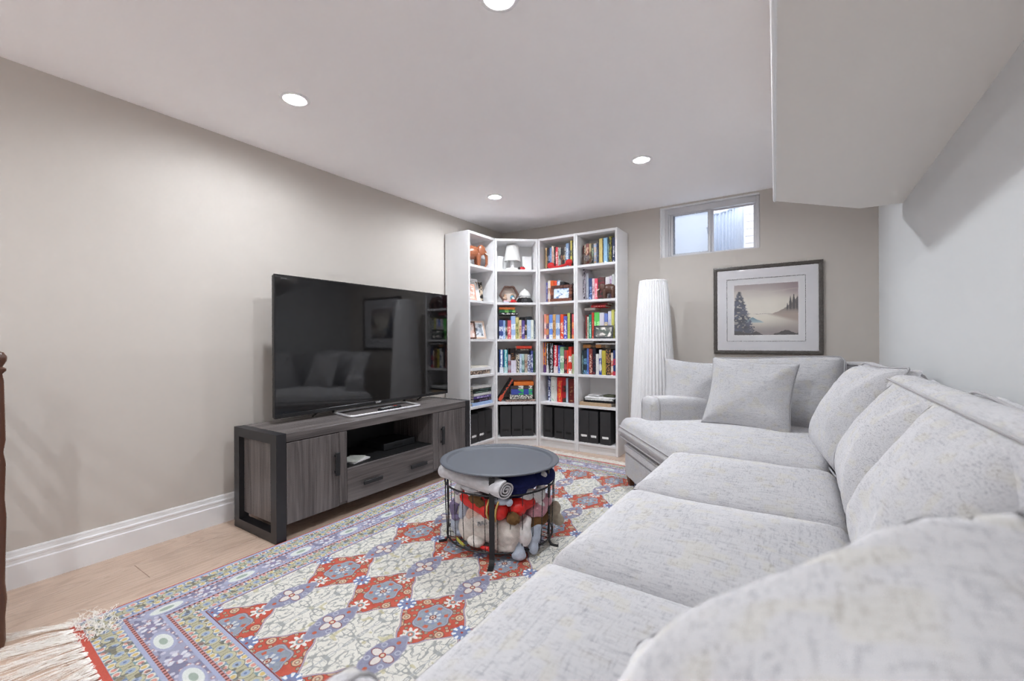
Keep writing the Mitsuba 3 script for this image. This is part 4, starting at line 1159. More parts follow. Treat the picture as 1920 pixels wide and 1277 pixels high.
add(t + '__base', P(2, box(.085, .138, .03, .062, .0006, .010, .002), 0, 0, 0, 2), mat('pale_blue', (.55, .62, .80), .5))
add(t + '__lid', P(2, box(.083, .140, .028, .064, .0104, .022, .004), 0, 0, 0, 2), mat('pale_pink', (.78, .50, .52), .5))
t = thing('small_figurine', f'tiny red, white and black figurine before the hexagonal frame on the {where(2, 2)}', 'figurine')
add(t + '__body', P(2, blob([('e', (0, 0, .016), (.026, .018, .016)), ('b', (-.012, -.012, .012), .009, (-.024, -.022, .008), .007), ('b', (.012, -.012, .012), .009, (.026, -.02, .008), .007)], .006, 4), .180, .040, .0012, 2), REDG, True)
add(t + '__head', P(2, ell((0, 0, .042), .0145, 3), .180, .040, 0, 2), WHITEG, True)
add(t + '__hair', P(2, ell((0, .006, .048), (.0155, .012, .0105), 2), .180, .040, 0, 2), GLOSSB, True)
t = thing('dome_ornament', f'white domed ornament on a wavy black base, the {where(2, 2)}', 'ornament')
add(t + '__dome', P(2, lathe([(.056, .050), (.058, .062), (.054, .088), (.044, .112), (.028, .128), (.012, .135), (.010, .144), (.001, .147)], 32), .302, .11, 0, 2), WHITEG, True)
add(t + '__base', P(2, lathe([(.001, .0006), (.076, .0006), (.078, .012), (.074, .034), (.062, .050), (.050, .060), (.001, .061)], 48, rib=lambda a: 1 + .06 * np.cos(a * 9)), .302, .11, 0, 2), GLOSSB, True)
add(t + '__band', P(2, lathe([(.057, .060), (.0605, .064), (.0605, .070), (.0572, .074)], 32), .302, .11, 0, 2), mat('grey_band', (.4, .4, .4), .5), True)

# red glazed ornament, glass paperweight
t = thing('red_ornament', f'glossy red ceramic ornament with two round ends on the {where(3, 1)}', 'ornament')
add(t + '__body', P(3, blob([('e', (.125, .03, .030), (.040, .022, .030)), ('e', (.318, .03, .042), (.036, .022, .030)), ('b', (.125, .03, .013), .012, (.21, .03, .010), .0095), ('b', (.21, .03, .010), .0095, (.275, .03, .020), .012), ('b', (.275, .03, .020), .012, (.318, .03, .034), .018), ('b', (.318, .03, .034), .014, (.335, .03, .011), .010)], .008, 5), 0, 0, .0012, 1), REDG, True)
t = thing('glass_paperweight', f'round clear glass paperweight with an etched swirl on the {where(4, 1)}', 'paperweight')
disc = xf(lathe([(.001, -.014), (.046, -.014), (.053, -.008), (.055, 0), (.053, .008), (.046, .014), (.001, .014)], 48), (0, 0, .060), (1, 0, 0), (0, 0, 1), (0, -1, 0))
add(t + '__disc', P(4, disc, .096, .040, 0, 1), 'mat_clear_glass', 40)
add(t + '__swirl', P(4, tube([(.030 * (1 - k / 60) * math.cos(k * .31), .0, .060 + .030 * (1 - k / 60) * math.sin(k * .31)) for k in range(52)], .0032, 6), .096, .040, 0, 1), SILVER, True)
add(t + '__foot', P(4, box(-.030, .036, -.014, .014, .0006, .0055, .002), .096, .040, 0, 1), WHITEG)

# woven block photo frame
t = thing('photo_frame', f'wide red brown wooden block photo frame on the {where(3, 2)}', 'picture frame')
rb = np.random.default_rng(3)
a = math.radians(6)
def plw(x):
    x = xf(x, (0, 0, .003), (1, 0, 0), (0, math.cos(a), -math.sin(a)), (0, math.sin(a), math.cos(a)))
    return P(3, x, .106, .050, 0, 2)
BL = [mat(f'block_wood_{i}', c, .35) for i, c in enumerate(((.16, .055, .035), (.24, .085, .05), (.10, .036, .026)))]
nx_, nz_ = 7, 5
bw_, bh_ = .228 / nx_, .160 / nz_
for i in range(nx_):
    for j in range(nz_):
        if 1 <= i <= 5 and 1 <= j <= 3 and not (i == 5 and False):
            if 1 <= i <= 5 and 1 <= j <= 3 and i < 6:
                if i in (1, 2, 3, 4, 5) and j in (1, 2, 3):
                    if i in (2, 3, 4, 5) and j in (1, 2, 3) or i == 1 and j in (1, 2, 3):
                        continue
        add(t + '__block', plw(box(i * bw_ + .0006, (i + 1) * bw_ - .0006, -.004 if (i + j) % 2 else 0.0, .016, j * bh_ + .0006, (j + 1) * bh_ - .0006, .003)), BL[(i * 3 + j * 5) % 3])
add(t + '__photo', plw(box(bw_, 6 * bw_, .006, .009, bh_, 4 * bh_)), PH4, label='small pale blue picture')
add(t + '__backing', plw(box(.002, .226, .0165, .020, .002, .158)), BL[2])

# tray with papers on the right-hand bookcase
t = thing('letter_tray', f'white letter tray heaped with papers on the cardboard box on the {where(4, 5)}', 'letter tray')
add(t + '__tray', P(4, cat_(box(.062, .352, .03, .235, .0325, .036), box(.062, .066, .03, .235, .036, .066), box(.348, .352, .03, .235, .036, .066), box(.066, .348, .231, .235, .036, .066), box(.066, .348, .03, .034, .036, .052)), 0, 0, 0, 5), GLOSSB)
rb = np.random.default_rng(8)
for i in range(9):
    add(t + '__sheet', P(4, rotz(box(-.135, .135, -.090, .090, 0, .0042, .0005), rb.uniform(-4, 4)), .207 + rb.uniform(-.005, .005), .130, .0365 + i * .0047, 5), [WHITEPAPER, WHITEP, 'mat_greyish_paper'][i % 3 if i % 4 else 0])
add(t + '__crumpled_sheet', P(4, pad(rrect(-.05, .06, -.05, .05, .004), 0, .004, .001, .0, .1, .012, wr=.05, wf=22, seed=4), .135, .12, .088, 5), WHITEPAPER, True)
t = thing('flat_pouch', f'dark olive flat pouch on the papers in the tray on the {where(4, 5)}', 'pouch')
add(t + '__pouch', P(4, rotz(pad(rrect(-.055, .055, -.05, .05, .012), 0, .014, .006, .004, .03, .012), -6), .285, .13, .0835, 5), mat('olive_cloth', (.07, .075, .045), .8), True)

# ---------------------------------------------------------------- paper floor lamp
t = thing('floor_lamp', 'tall white pleated paper floor lamp between the bookcases and the sofa', 'floor lamp')
LX, LY = 1.735, 3.690
prof = [(.190, .028), (.188, .20), (.181, .42), (.170, .64), (.157, .86), (.143, 1.08), (.129, 1.30), (.117, 1.45), (.110, 1.512)]
add(t + '__lamp_shade', lathe(prof, 320, (LX, LY, 0), rib=lambda a: 1 + .045 * (np.abs((a * 40 / (2 * math.pi)) % 1 - .5) * 2 - .5)), mat('pleated_paper', (.76, .76, .77), .8), 20)
add(t + '__top_ring', lathe([(.108, 1.508), (.112, 1.512), (.110, 1.522), (.098, 1.524), (.094, 1.518), (.096, 1.508)], 48, (LX, LY, 0)), WHITEP, True)
add(t + '__bulb', ell((LX, LY, .9), (.035, .035, .06), 2), WHITEG, True)
add(t + '__pole', tube([(LX, LY, .03), (LX, LY, .86)], .012, 8), SILVER)
add(t + '__base', lathe([(.001, .001), (.175, .001), (.180, .006), (.180, .022), (.17, .028), (.001, .028)], 48, (LX, LY, 0)), WHITEP, 40)

# ---------------------------------------------------------------- framed landscape print
t = thing('framed_print', 'large grey wooden framed print of a misty lake with a dark pine above the sofa', 'framed picture')
PX0, PX1, PZ0, PZ1 = 2.152, 2.900, .914, 1.623
yw = L - .0008
def prof_bar(p0, p1, inw):
    pr = [(0, 0), (0, .020), (.004, .026), (.010, .027), (.014, .022), (.020, .022), (.026, .017), (.030, .010), (.030, 0)]
    p0, p1, inw = np.array(p0), np.array(p1), np.array(inw)
    d = (p1 - p0) / np.linalg.norm(p1 - p0)
    v = []
    for q, sg in ((p0, 1), (p1, -1)):
        for a_, h_ in pr:
            w2 = q + inw * a_ + d * a_ * sg
            v.append((w2[0], yw - h_, w2[1]))
    n = len(pr)
    f = [g for i in range(n - 1) for g in ((i, i + 1, n + i + 1), (i, n + i + 1, n + i))]
    return trimesh.Trimesh(np.array(v), np.array(f), process=False)
FRM = mat('grey_frame_wood', mikit.proc(lambda p, n, uv: mix((.060, .052, .047), (.115, .105, .096), noise(p.x * 90, p.y * 30, p.z * 90))), .3)
for p0, p1, iw in (((PX0, PZ0), (PX1, PZ0), (0, 1)), ((PX1, PZ0), (PX1, PZ1), (-1, 0)), ((PX1, PZ1), (PX0, PZ1), (0, -1)), ((PX0, PZ1), (PX0, PZ0), (1, 0))):
    add(t + '__frame_bar', prof_bar(p0, p1, iw), FRM)
mo = m3.Manifold.cube((PX1 - PX0 - .056, .003, PZ1 - PZ0 - .056)).translate((PX0 + .028, yw - .012, PZ0 + .028)) - m3.Manifold.cube((.538, .1, .502)).translate((2.252, yw - .05, 1.017))
add(t + '__mount', to_tm(mo), mat('grey_mount', (.66, .655, .68), .8), label='pale grey outer mount')
add(t + '__fillet', bars(2.2505, 2.7915, 1.0155, 1.5205, .0026, .0026, .0026, .0026, yw - .0128, yw - .0092, 0), mat('dark_fillet', (.08, .08, .085), .5), label='thin dark line around the inner mount')
mi2 = m3.Manifold.cube((.538, .002, .502)).translate((2.252, yw - .0088, 1.017)) - m3.Manifold.cube((.462, .1, .432)).translate((2.290, yw - .05, 1.052))
add(t + '__inner_mount', to_tm(mi2), mat('white_mount', (.70, .695, .71), .8), label='white inner mount')
AX0, AX1, AZ0, AZ1 = 2.305, 2.744, 1.066, 1.471
def art(p, n, uv):
    u = (p.x - AX0) / (AX1 - AX0)
    v = (p.z - AZ0) / (AZ1 - AZ0)
    C = lambda h: mi.Color3f(*[float(q) for q in lin(h)])
    paper = C('dcdadc')
    sky_ = mix(C('d9d3c8'), C('a79c9c'), smoothstep(.60, 1.0, v + .10 * (fbm(u * 3, v * 7) - .5)))
    sky_ = mix(sky_, C('97858a'), smoothstep(.5, 1.05, u) * smoothstep(.68, .98, v + .16 * (u - .6)))
    sky_ = mix(sky_, C('c7c0b6'), smoothstep(.02, .0, dr.abs(v - .86 - .02 * dr.sin(u * 8))) * .3)
    lake = mix(C('d8d2c6'), C('8d8484'), smoothstep(.34, .02, v) )
    lake = mix(lake, C('a09490'), smoothstep(.55, 1.1, u) * .6)
    col = mix(lake, sky_, smoothstep(.36, .40, v))
    # far spit and right hill
    hill = .40 + .32 * dr.power(dr.clip((u - .52) / .48, 0, 1), 2.0) + .012 * noise(u * 40)
    low = .405 - .16 * dr.clip((u - .52) / .48, 0, 1)
    inh = smoothstep(-.004, .004, hill - v) * smoothstep(-.03, .05, v - low) * smoothstep(.50, .56, u)
    col = mix(col, mix(C('a8988e'), C('6d6664'), smoothstep(.36, .62, v)), inh * .95)
    for cx, hh, ww in ((.885, .745, .020), (.935, .785, .022), (.985, .75, .02), (.84, .62, .014)):
        k = (hh - v) * .16
        col = mix(col, C('4a4648'), smoothstep(-.003, .003, dr.minimum(k, ww) - dr.abs(u - cx) + .005 * (noise(u * 90, v * 70) - .5)) * smoothstep(.0, .02, hh - v) * smoothstep(.44, .52, v))
    col = mix(col, C('877c76'), smoothstep(.006, .0, dr.abs(v - .408 - .01 * noise(u * 18))) * smoothstep(.30, .36, u) * smoothstep(.75, .5, u))
    # blue headland
    hd = .245 + .105 * dr.maximum(0, 1 - dr.abs(u - .30) / .19) * (.9 + .2 * noise(u * 30))
    col = mix(col, mix(C('6f8c98'), C('9fb0b4'), smoothstep(.33, .24, v)), smoothstep(-.003, .004, hd - v) * smoothstep(.238, .25, v) * smoothstep(.49, .46, u))
    # big pine on the left
    tv_ = dr.clip((.87 - v) / .87, 0, 1)
    saw = dr.abs((v * 15 + 1.5 * noise(u * 6)) - dr.floor(v * 15 + 1.5 * noise(u * 6)) - .5)
    halfw = .018 + .30 * dr.power(tv_, .9) * (.66 + .5 * saw)
    rag = noise(u * 46, v * 52)
    inside_ = smoothstep(-.02, .02, halfw - dr.abs(u - .085) + .10 * (rag - .55) * tv_)
    hole = smoothstep(.66, .78, noise(u * 34 + 9, v * 40)) * .5
    col = mix(col, mix(C('2c303c'), C('4a5168'), noise(u * 20, v * 20)), dr.clip(inside_ * (1 - hole) * smoothstep(.88, .86, v), 0, 1))
    # dark shore
    sh_ = .03 + .05 * smoothstep(.32, .0, u) + .065 * dr.maximum(0, 1 - dr.abs(u - .82) / .15) + .050 * dr.maximum(0, 1 - dr.abs(u - .36) / .07) - .045 * smoothstep(.42, .5, u) * smoothstep(.66, .58, u)
    col = mix(col, C('3a3737'), smoothstep(-.006, .006, sh_ + .015 * (noise(u * 40) - .5) - v))
    out = dr.maximum(dr.maximum(-u, u - 1), dr.maximum(-v, v - 1))
    return mix(col, paper, smoothstep(-.001, .001, out))
add(t + '__print', box(2.288, 2.754, yw - .0062, yw - .0042, 1.050, 1.486), mat('landscape_print', mikit.proc(art), .6), label='misty lake landscape in greys with a dark pine at the left')
add(t + '__backing', box(PX0 + .012, PX1 - .012, yw - .0036, yw - .001, PZ0 + .012, PZ1 - .012), DARKIN)
add(t + '__glazing', trimesh.Trimesh([(PX0 + .029, yw - .0145, PZ0 + .029), (PX1 - .029, yw - .0145, PZ0 + .029), (PX1 - .029, yw - .0145, PZ1 - .029), (PX0 + .029, yw - .0145, PZ1 - .029)], [(0, 1, 2), (0, 2, 3)], process=False), 'mat_pane', label='clear picture glass')

# ---------------------------------------------------------------- sectional sofa
so = thing('sectional_sofa', 'large pale grey tweed sectional sofa along the right wall with an angled end', 'sofa')
c37, s37 = .79 / math.hypot(.79, .61), .61 / math.hypot(.79, .61)
basep = [(1.705, 3.045), (2.265, 2.325), (2.272, .14), (3.17, .14), (3.17, 3.60), (2.36, 3.56)]
Pb = Polygon(basep).buffer(-.03).buffer(.03, quad_segs=4)
def cc(p):
    c = list(p.exterior.coords)[:-1]
    return c if p.exterior.is_ccw else c[::-1]
add(so + '__base', prism(cc(Pb), .075, .232, .006), FABRIC, 30)
add(so + '__seat_rail', prism(cc(Pb.buffer(.006)), .240, .296, .010), FABRIC, 30)
add(so + '__base_line', prism(cc(Pb.buffer(-.006)), .232, .240), mat('shadow_gap_fabric', (.25, .25, .26), .9))
for i, (x, y) in enumerate(((1.760, 3.030), (2.235, 2.415), (2.310, .22), (3.10, .22), (3.10, 3.52), (2.40, 3.50))):
    add(so + '__leg', lathe([(.001, .0095), (.020, .0095), (.033, .074), (.001, .074)], 4, (x, y, 0), rib=None), LEGW, label='tapered brown wooden leg')
def welt(key, ring, z, r=.0045):
    add(key, tube(np.column_stack([ring, np.full(len(ring), z) if np.isscalar(z) else z]), r, 6, closed=True), PIPE, True)
def seat(poly, seed, zb=.300, zt=.462, crown=.046):
    Q = Polygon(poly).buffer(-.045).buffer(.045, quad_segs=5)
    k = add(so + '__seat_cushion', pad(Q, zb, zt, .058, crown, .17, .024, wr=.016, wf=5, seed=seed, bulge=.016), FABRIC, True)
    welt(k + '__piping', ring_pts(Q.buffer(.004), .03), zt - .058 + .004)
    welt(k + '__piping', ring_pts(Q.buffer(.004), .03), zb + .038)
seat([(1.645, 3.100), (2.245, 2.318), (2.86, 2.318), (2.93, 2.9), (2.90, 3.36), (2.32, 3.44), (2.06, 3.235), (2.015, 3.295)][:7] + [(1.90, 3.10), (1.835, 3.19)][:1] + [(1.785, 3.215)], 1)
for i, (a, b) in enumerate(((1.665, 2.312), (1.012, 1.660), (.395, 1.007))):
    seat([(2.196, a), (2.90, a), (2.90, b), (2.196, b)], 2 + i, crown=.062)
# back frame
add(so + '__back_frame', pad(Polygon([(3.055, .15), (3.175, .15), (3.175, 3.615), (2.37, 3.575), (2.39, 3.455), (3.055, 3.49)]).buffer(-.02).buffer(.02, quad_segs=3), .297, .882, .045, .006, .05, .03), FABRIC, True)
Qf = Polygon([(3.055, .15), (3.175, .15), (3.175, 3.615), (2.37, 3.575), (2.39, 3.455), (3.055, 3.49)]).buffer(-.02).buffer(.02, quad_segs=3)
welt(so + '__back_frame__piping', ring_pts(Qf.buffer(-.004), .04), .868)
# arms: one at the angled end, one at the near end
def arm(O, ex, ey, ln, wd, z0, z1):
    Q = rrect(0, ln, 0, wd, .02)
    m = pad(Q, z0, z1, .045, .008, .05, .026, wr=.004, seed=11)
    m = xf(m, O, ex, ey)
    k = add(so + '__arm', m, FABRIC, True)
    # welt round the front panel
    pr = [(.018 + .0, .004), (.018, wd - .004)]
    zz = np.concatenate([np.linspace(z0 + .02, z1 - .045, 8), z1 - .045 + .045 * np.sin(np.linspace(0, 1.57, 6))[1:]])
    dd = np.concatenate([np.zeros(8), .045 * (1 - np.cos(np.linspace(0, 1.57, 6)))[1:]])
    left = [(.055, d_, z_) for d_, z_ in zip(dd, zz)]
    rgt_ = [(.055, wd - d_, z_) for d_, z_ in zip(dd, zz)][::-1]
    w_ = np.array(left + rgt_)
    w_[:, 2] += .003
    w_ = xf(trimesh.Trimesh(w_, [[0, 1, 2]], process=False), O, ex, ey).vertices
    add(k + '__piping', tube(w_, .0048, 6), PIPE, True)
n37 = (s37, -c37)
arm((1.795, 3.145, 0), (c37, s37, 0), (s37, -c37, 0), .62, .205, .297, .630)
arm((2.235, .155, 0), (1, 0, 0), (0, 1, 0), .80, .235, .297, .600)
# loose back cushions
def back(width, height, O, ex, ey, ez, seed, r=.085, T_=.10, crown=.085, bend=.13, skew=0.0):
    height += .022
    Q = rrect(-width / 2, width / 2, 0, height, .035)
    m = pad(Q, -T_ / 2, T_ / 2, r * .66, crown, .10, .026, wr=.030, wf=5.5, seed=seed, crown_b=.02, bulge=.012)
    v = np.array(m.vertices)
    v[:, 2] -= bend * np.maximum(v[:, 1] - .18, 0) ** 2 * 3
    v[:, 1] += .012 * np.sin(v[:, 0] * 5 + seed) * (v[:, 1] > height * .7)
    m.vertices = v
    M = np.eye(4)
    M[:3, 0], M[:3, 1], M[:3, 2], M[:3, 3] = ex, ey, ez, O
    k = add(so + '__back_cushion', xf(m, O, ex, ey, ez), FABRIC, True)
    ring = ring_pts(Q.buffer(.002), .03)
    zz = np.full(len(ring), T_ / 2 - .045 * .0 - .012)
    zz = zz - bend * np.maximum(ring[:, 1] - .18, 0) ** 2 * 3
    w_ = np.column_stack([ring, zz])
    w_[:, 1] += .012 * np.sin(w_[:, 0] * 5 + seed) * (w_[:, 1] > height * .7)
    w_ = w_ @ np.array([ex, ey, ez]) + np.array(O)
    add(k + '__piping', tube(w_, .0043, 6, closed=True), PIPE, True)
def lean_frame(face, lean):
    """axes of a cushion that faces the horizontal direction face (degrees) and leans back"""
    f = np.array([math.cos(math.radians(face)), math.sin(math.radians(face)), 0])
    a = math.radians(lean)
    ez = f * math.cos(a) + np.array([0, 0, math.sin(a)])
    ey = -f * math.sin(a) + np.array([0, 0, math.cos(a)])
    return np.cross(ey, ez), ey, ez
def backs(width, height, x, y, z, face, lean, seed, **kw):
    ex, ey, ez = lean_frame(face, lean)
    back(width, height, (x, y, z), ex, ey, ez, seed, **kw)
backs(.62, .475, 2.935, .648, .425, 180, 25, 21)          # nearest the camera
backs(.64, .480, 2.925, 1.335, .425, 180, 25, 22)
backs(.645, .480, 2.925, 1.985, .425, 180, 25, 23)
backs(.69, .500, 2.885, 2.650, .425, 187, 22, 24)
backs(.76, .490, 2.590, 3.335, .425, 262, 19, 25)

# throw pillows
def pillow(size, O, face, lean, roll, label, seed, th=.145, sizey=None):
    t_ = thing('throw_pillow', label, 'pillow', None)
    h = size / 2
    hy = (sizey or size) / 2
    pts = []
    k = 14
    for (ax, ay), (bx, by) in ((((-h), -hy), (h, -hy)), ((h, -hy), (h, hy)), ((h, hy), (-h, hy)), ((-h, hy), (-h, -hy))):
        for i in range(k):
            s_ = i / k
            x_, y_ = ax + (bx - ax) * s_, ay + (by - ay) * s_
            q = 1 - .085 * math.sin(math.pi * s_)
            pts.append((x_ * q if abs(ax - bx) < 1e-9 else x_, y_ * q if abs(ay - by) < 1e-9 else y_))
    Q = Polygon(pts)
    pr = lambda d: .006 + th / 2 * (1 - np.exp(-(d / (.115)) ** .95)) * 1.22
    m = pad(Q, -.006, .006, .03, 0, .1, .020, wr=.046, wf=6, seed=seed, prof=pr, side=1)
    ex, ey, ez = lean_frame(face, lean)
    a = math.radians(roll)
    ex2, ey2 = ex * math.cos(a) + ey * math.sin(a), -ex * math.sin(a) + ey * math.cos(a)
    add(t_ + '__cover', xf(m, O, ex2, ey2, ez), FABRIC, True)
    ring = ring_pts(Q.buffer(.002), .02)
    w_ = np.column_stack([ring, np.zeros(len(ring))]) @ np.array([ex2, ey2, ez]) + np.array(O)
    add(t_ + '__seam', tube(w_, .0034, 5, closed=True), PIPE, True)
pillow(.485, (2.490, 3.085, .690), 266, 24, -4, 'square pale grey tweed throw pillow standing in front on the far end of the sofa', 31, sizey=.45)
pillow(.44, (2.140, 3.300, .672), 286, 20, -4, 'pale grey tweed throw pillow leaning on the sofa arm behind the front pillow', 32)
pillow(.50, (2.750, .395, .694), 178, 50, 0, 'pale grey tweed throw pillow close to the camera at the near end of the sofa', 33, th=.19)

# ---------------------------------------------------------------- basket table with a tray top
t = thing('basket_table', 'round black metal tray table with a wire basket full of soft toys on the rug', 'table')
CX, CY = 1.443, 1.877
TRAYM = mat('tray_metal', (0.085, 0.095, 0.115), 0.42, specular=0.6)
add(t + '__tray', lathe([(.001, .4045), (.262, .4045), (.272, .4075), (.277, .415), (.281, .4175), (.300, .4195), (.3085, .4165), (.3095, .4125), (.306, .409), (.284, .409), (.276, .4015), (.268, .3985), (.001, .3985)], 96, (CX, CY, 0)), TRAYM, 40)
RT, RBt, ZT, ZB = .284, .274, .314, .046
def circ(r, z, n=72):
    a = np.arange(n) * 2 * math.pi / n
    return np.column_stack([CX + r * np.cos(a), CY + r * np.sin(a), np.full(n, z)])
add(t + '__basket_rim', tube(circ(RT, ZT), .0042, 8, closed=True), BLACKM, True)
add(t + '__basket_hoop', tube(circ(RBt, ZB), .0042, 8, closed=True), BLACKM, True)
for i in range(30):
    a = i * 2 * math.pi / 30 + .05
    q = [(CX + r * math.cos(a), CY + r * math.sin(a), z) for r, z in ((RT, ZT), (.284, .25), (.281, .15), (RBt, ZB))]
    add(t + '__wire', tube(q, .0017, 5), BLACKM, True)
add(t + '__basket_floor', cat_(*[tube([(CX - math.sqrt(RBt ** 2 - o * o), CY + o, ZB), (CX + math.sqrt(RBt ** 2 - o * o), CY + o, ZB)], .0017, 5) for o in np.linspace(-.25, .25, 13)]), BLACKM)
for k in range(5):
    a = math.radians(-62 + 72 * k)
    r_ = np.array([math.cos(a), math.sin(a), 0])
    s_ = np.array([-math.sin(a), math.cos(a), 0])
    o_ = 0 if k == 0 else -.028
    hw_ = .0125 if k == 0 else .007
    pathp = [(.298 + o_, .404), (.298 + o_, .05), (.300 + o_, .030), (.308 + o_, .016), (.325 + o_, .0125), (.362 + o_ * 1.6, .0125)]
    v, f = [], []
    for i, (rr, zz) in enumerate(pathp):
        if i == 0: tn = np.array([0, -1.0])
        elif i == len(pathp) - 1: tn = np.array([1.0, 0])
        else:
            tn = np.array(pathp[i + 1]) - np.array(pathp[i - 1])
            tn = tn / np.linalg.norm(tn)
        nn = np.array([-tn[1], tn[0]]) * .003
        for sgn in (-1, 1):
            for e in (-1, 1):
                v.append(np.array([CX, CY, 0]) + r_ * (rr + nn[0] * e) + s_ * (hw_ * sgn) + np.array([0, 0, zz + nn[1] * e]))
    n = len(pathp)
    for i in range(n - 1):
        a0, b0 = i * 4, i * 4 + 4
        for p_, q_ in ((0, 1), (1, 3), (3, 2), (2, 0)):
            f += [(a0 + p_, a0 + q_, b0 + q_), (a0 + p_, b0 + q_, b0 + p_)]
    f += [(0, 1, 3), (0, 3, 2), (n * 4 - 4, n * 4 - 2, n * 4 - 1), (n * 4 - 4, n * 4 - 1, n * 4 - 3)]
    m = trimesh.Trimesh(np.array(v), np.array(f), process=False)
    m.fix_normals()
    add(t + '__leg', m, BLACKM)

# soft toys and cloths in the basket
def soft(name, base, amp=.35, rough=.95, wf=900):
    b = np.array(base)
    def fn(p, n, uv):
        return mix(b * (1 - amp), b, noise(p.x * wf, p.y * wf, p.z * wf)) * (.85 + .3 * noise(p.x * 60, p.y * 60, p.z * 60))
    return mat(name, mikit.proc(fn), rough, sheen=.4, specular=.1)
CREAM = soft('cream_plush', (.74, .69, .64))
WHITEPL = soft('white_plush', (.82, .80, .79))
PALEB = soft('pale_blue_plush', (.50, .56, .66))
LILAC = soft('lilac_plush', (.24, .20, .33))
PEACH = soft('peach_plush', (.66, .50, .42))
PINK = soft('pink_plush', (.70, .38, .44))
BROWN = soft('brown_fur', (.22, .12, .05), .7)
TANC = soft('tan_cloth', (.48, .42, .33))
GREYC = soft('grey_cloth', (.56, .555, .575), .12)
NAVYC = soft('navy_cloth', (.020, .026, .115), .3)
REDS = mat('red_satin', (.62, .018, .014), .38, sheen=.3)
GOLD = mat('gold_trim', (.62, .42, .14), .35, metallic=.4)
PLG = 'things heaped in the basket table'
# rolled blanket
bt_ = thing('rolled_blanket', 'light grey rolled blanket lying under the tray at the left of the basket table', 'blanket')
p0, p1 = np.array([1.205, 1.725, .3520]), np.array([1.645, 1.642, .3500])
ax = (p1 - p0) / np.linalg.norm(p1 - p0)
e1 = np.cross(ax, [0, 0, 1.0]); e1 /= np.linalg.norm(e1)
e2 = np.cross(e1, ax)
def roll(th0, th1, rin, rout, thick, n=110):
    th = np.linspace(th0, th1, n)
    r = np.linspace(rin, rout, n)
    ks = np.linspace(0, 1, 9)
    V, F = [], []
    for s_ in (0, 1):
        for k_ in ks:
            c_ = p0 + (p1 - p0) * k_
            rr = r - s_ * thick
            sq = np.stack([rr * np.cos(th) * 1.06, rr * np.sin(th) * .84], 1)
            V.append(c_ + sq[:, :1] * e1 + sq[:, 1:] * e2 + .0016 * np.sin(th * 3 + k_ * 9)[:, None] * e1)
    V = np.vstack(V)
    m = len(ks)
    def idx(s_, k_, i): return (s_ * m + k_) * n + i
    for s_ in (0, 1):
        for k_ in range(m - 1):
            for i in range(n - 1):
                a_, b_, c_, d_ = idx(s_, k_, i), idx(s_, k_, i + 1), idx(s_, k_ + 1, i + 1), idx(s_, k_ + 1, i)
                F += [(a_, b_, c_), (a_, c_, d_)] if s_ else [(a_, c_, b_), (a_, d_, c_)]
    for k_ in (0, m - 1):
        for i in range(n - 1):
            a_, b_, c_, d_ = idx(0, k_, i), idx(0, k_, i + 1), idx(1, k_, i + 1), idx(1, k_, i)
            F += [(a_, b_, c_), (a_, c_, d_)]
    for i in (0, n - 1):
        for k_ in range(m - 1):
            a_, b_, c_, d_ = idx(0, k_, i), idx(0, k_ + 1, i), idx(1, k_ + 1, i), idx(1, k_, i)
            F += [(a_, b_, c_), (a_, c_, d_)]
    return trimesh.Trimesh(V, np.array(F), process=False)
add(bt_ + '__cloth', roll(.4, 6 * math.pi + 1.6, .008, .053, .0070), GREYC, 45)
def plush(name, label, cat, parts, m, seed=0, amp=.006, step=.010, extra=(), wf=45):
    t_ = thing(name, label, cat, PLG)
    add(t_ + '__body', blob(parts, step, 8, seed, amp, wf), m, True)
    for nm, mesh_, mt, lb_ in extra:
        add(t_ + '__' + nm, mesh_, mt, True, label=lb_)
    return t_
E_ = lambda c, r, *a: ('e', c, r, *a)
Bn = lambda a, ra, b, rb: ('b', a, ra, b, rb)
plush('folded_cloth', 'pale grey folded cloth under the rolled blanket at the left rim of the basket', 'cloth', [E_((1.40, 1.690, .307), (.080, .045, .013), (0, 0, -20)), E_((1.43, 1.672, .292), (.060, .040, .010), (0, 8, -20))], GREYC, 1)
plush('navy_cloth', 'navy blue bunched cloth under the right side of the tray', 'cloth', [E_((1.560, 1.830, .340), (.130, .150, .052)), E_((1.640, 1.940, .345), (.085, .090, .050)), E_((1.600, 1.765, .312), (.075, .060, .038)), E_((1.50, 1.98, .335), (.16, .12, .05))], NAVYC, 2, .022, .014, wf=16)
plush('grey_cloth', 'small blue grey cloth hanging over the rim beside the centre leg', 'cloth', [E_((1.600, 1.652, .288), (.050, .016, .018), (0, 0, 20)), E_((1.640, 1.672, .284), (.016, .018, .018))], PALEB, 3)
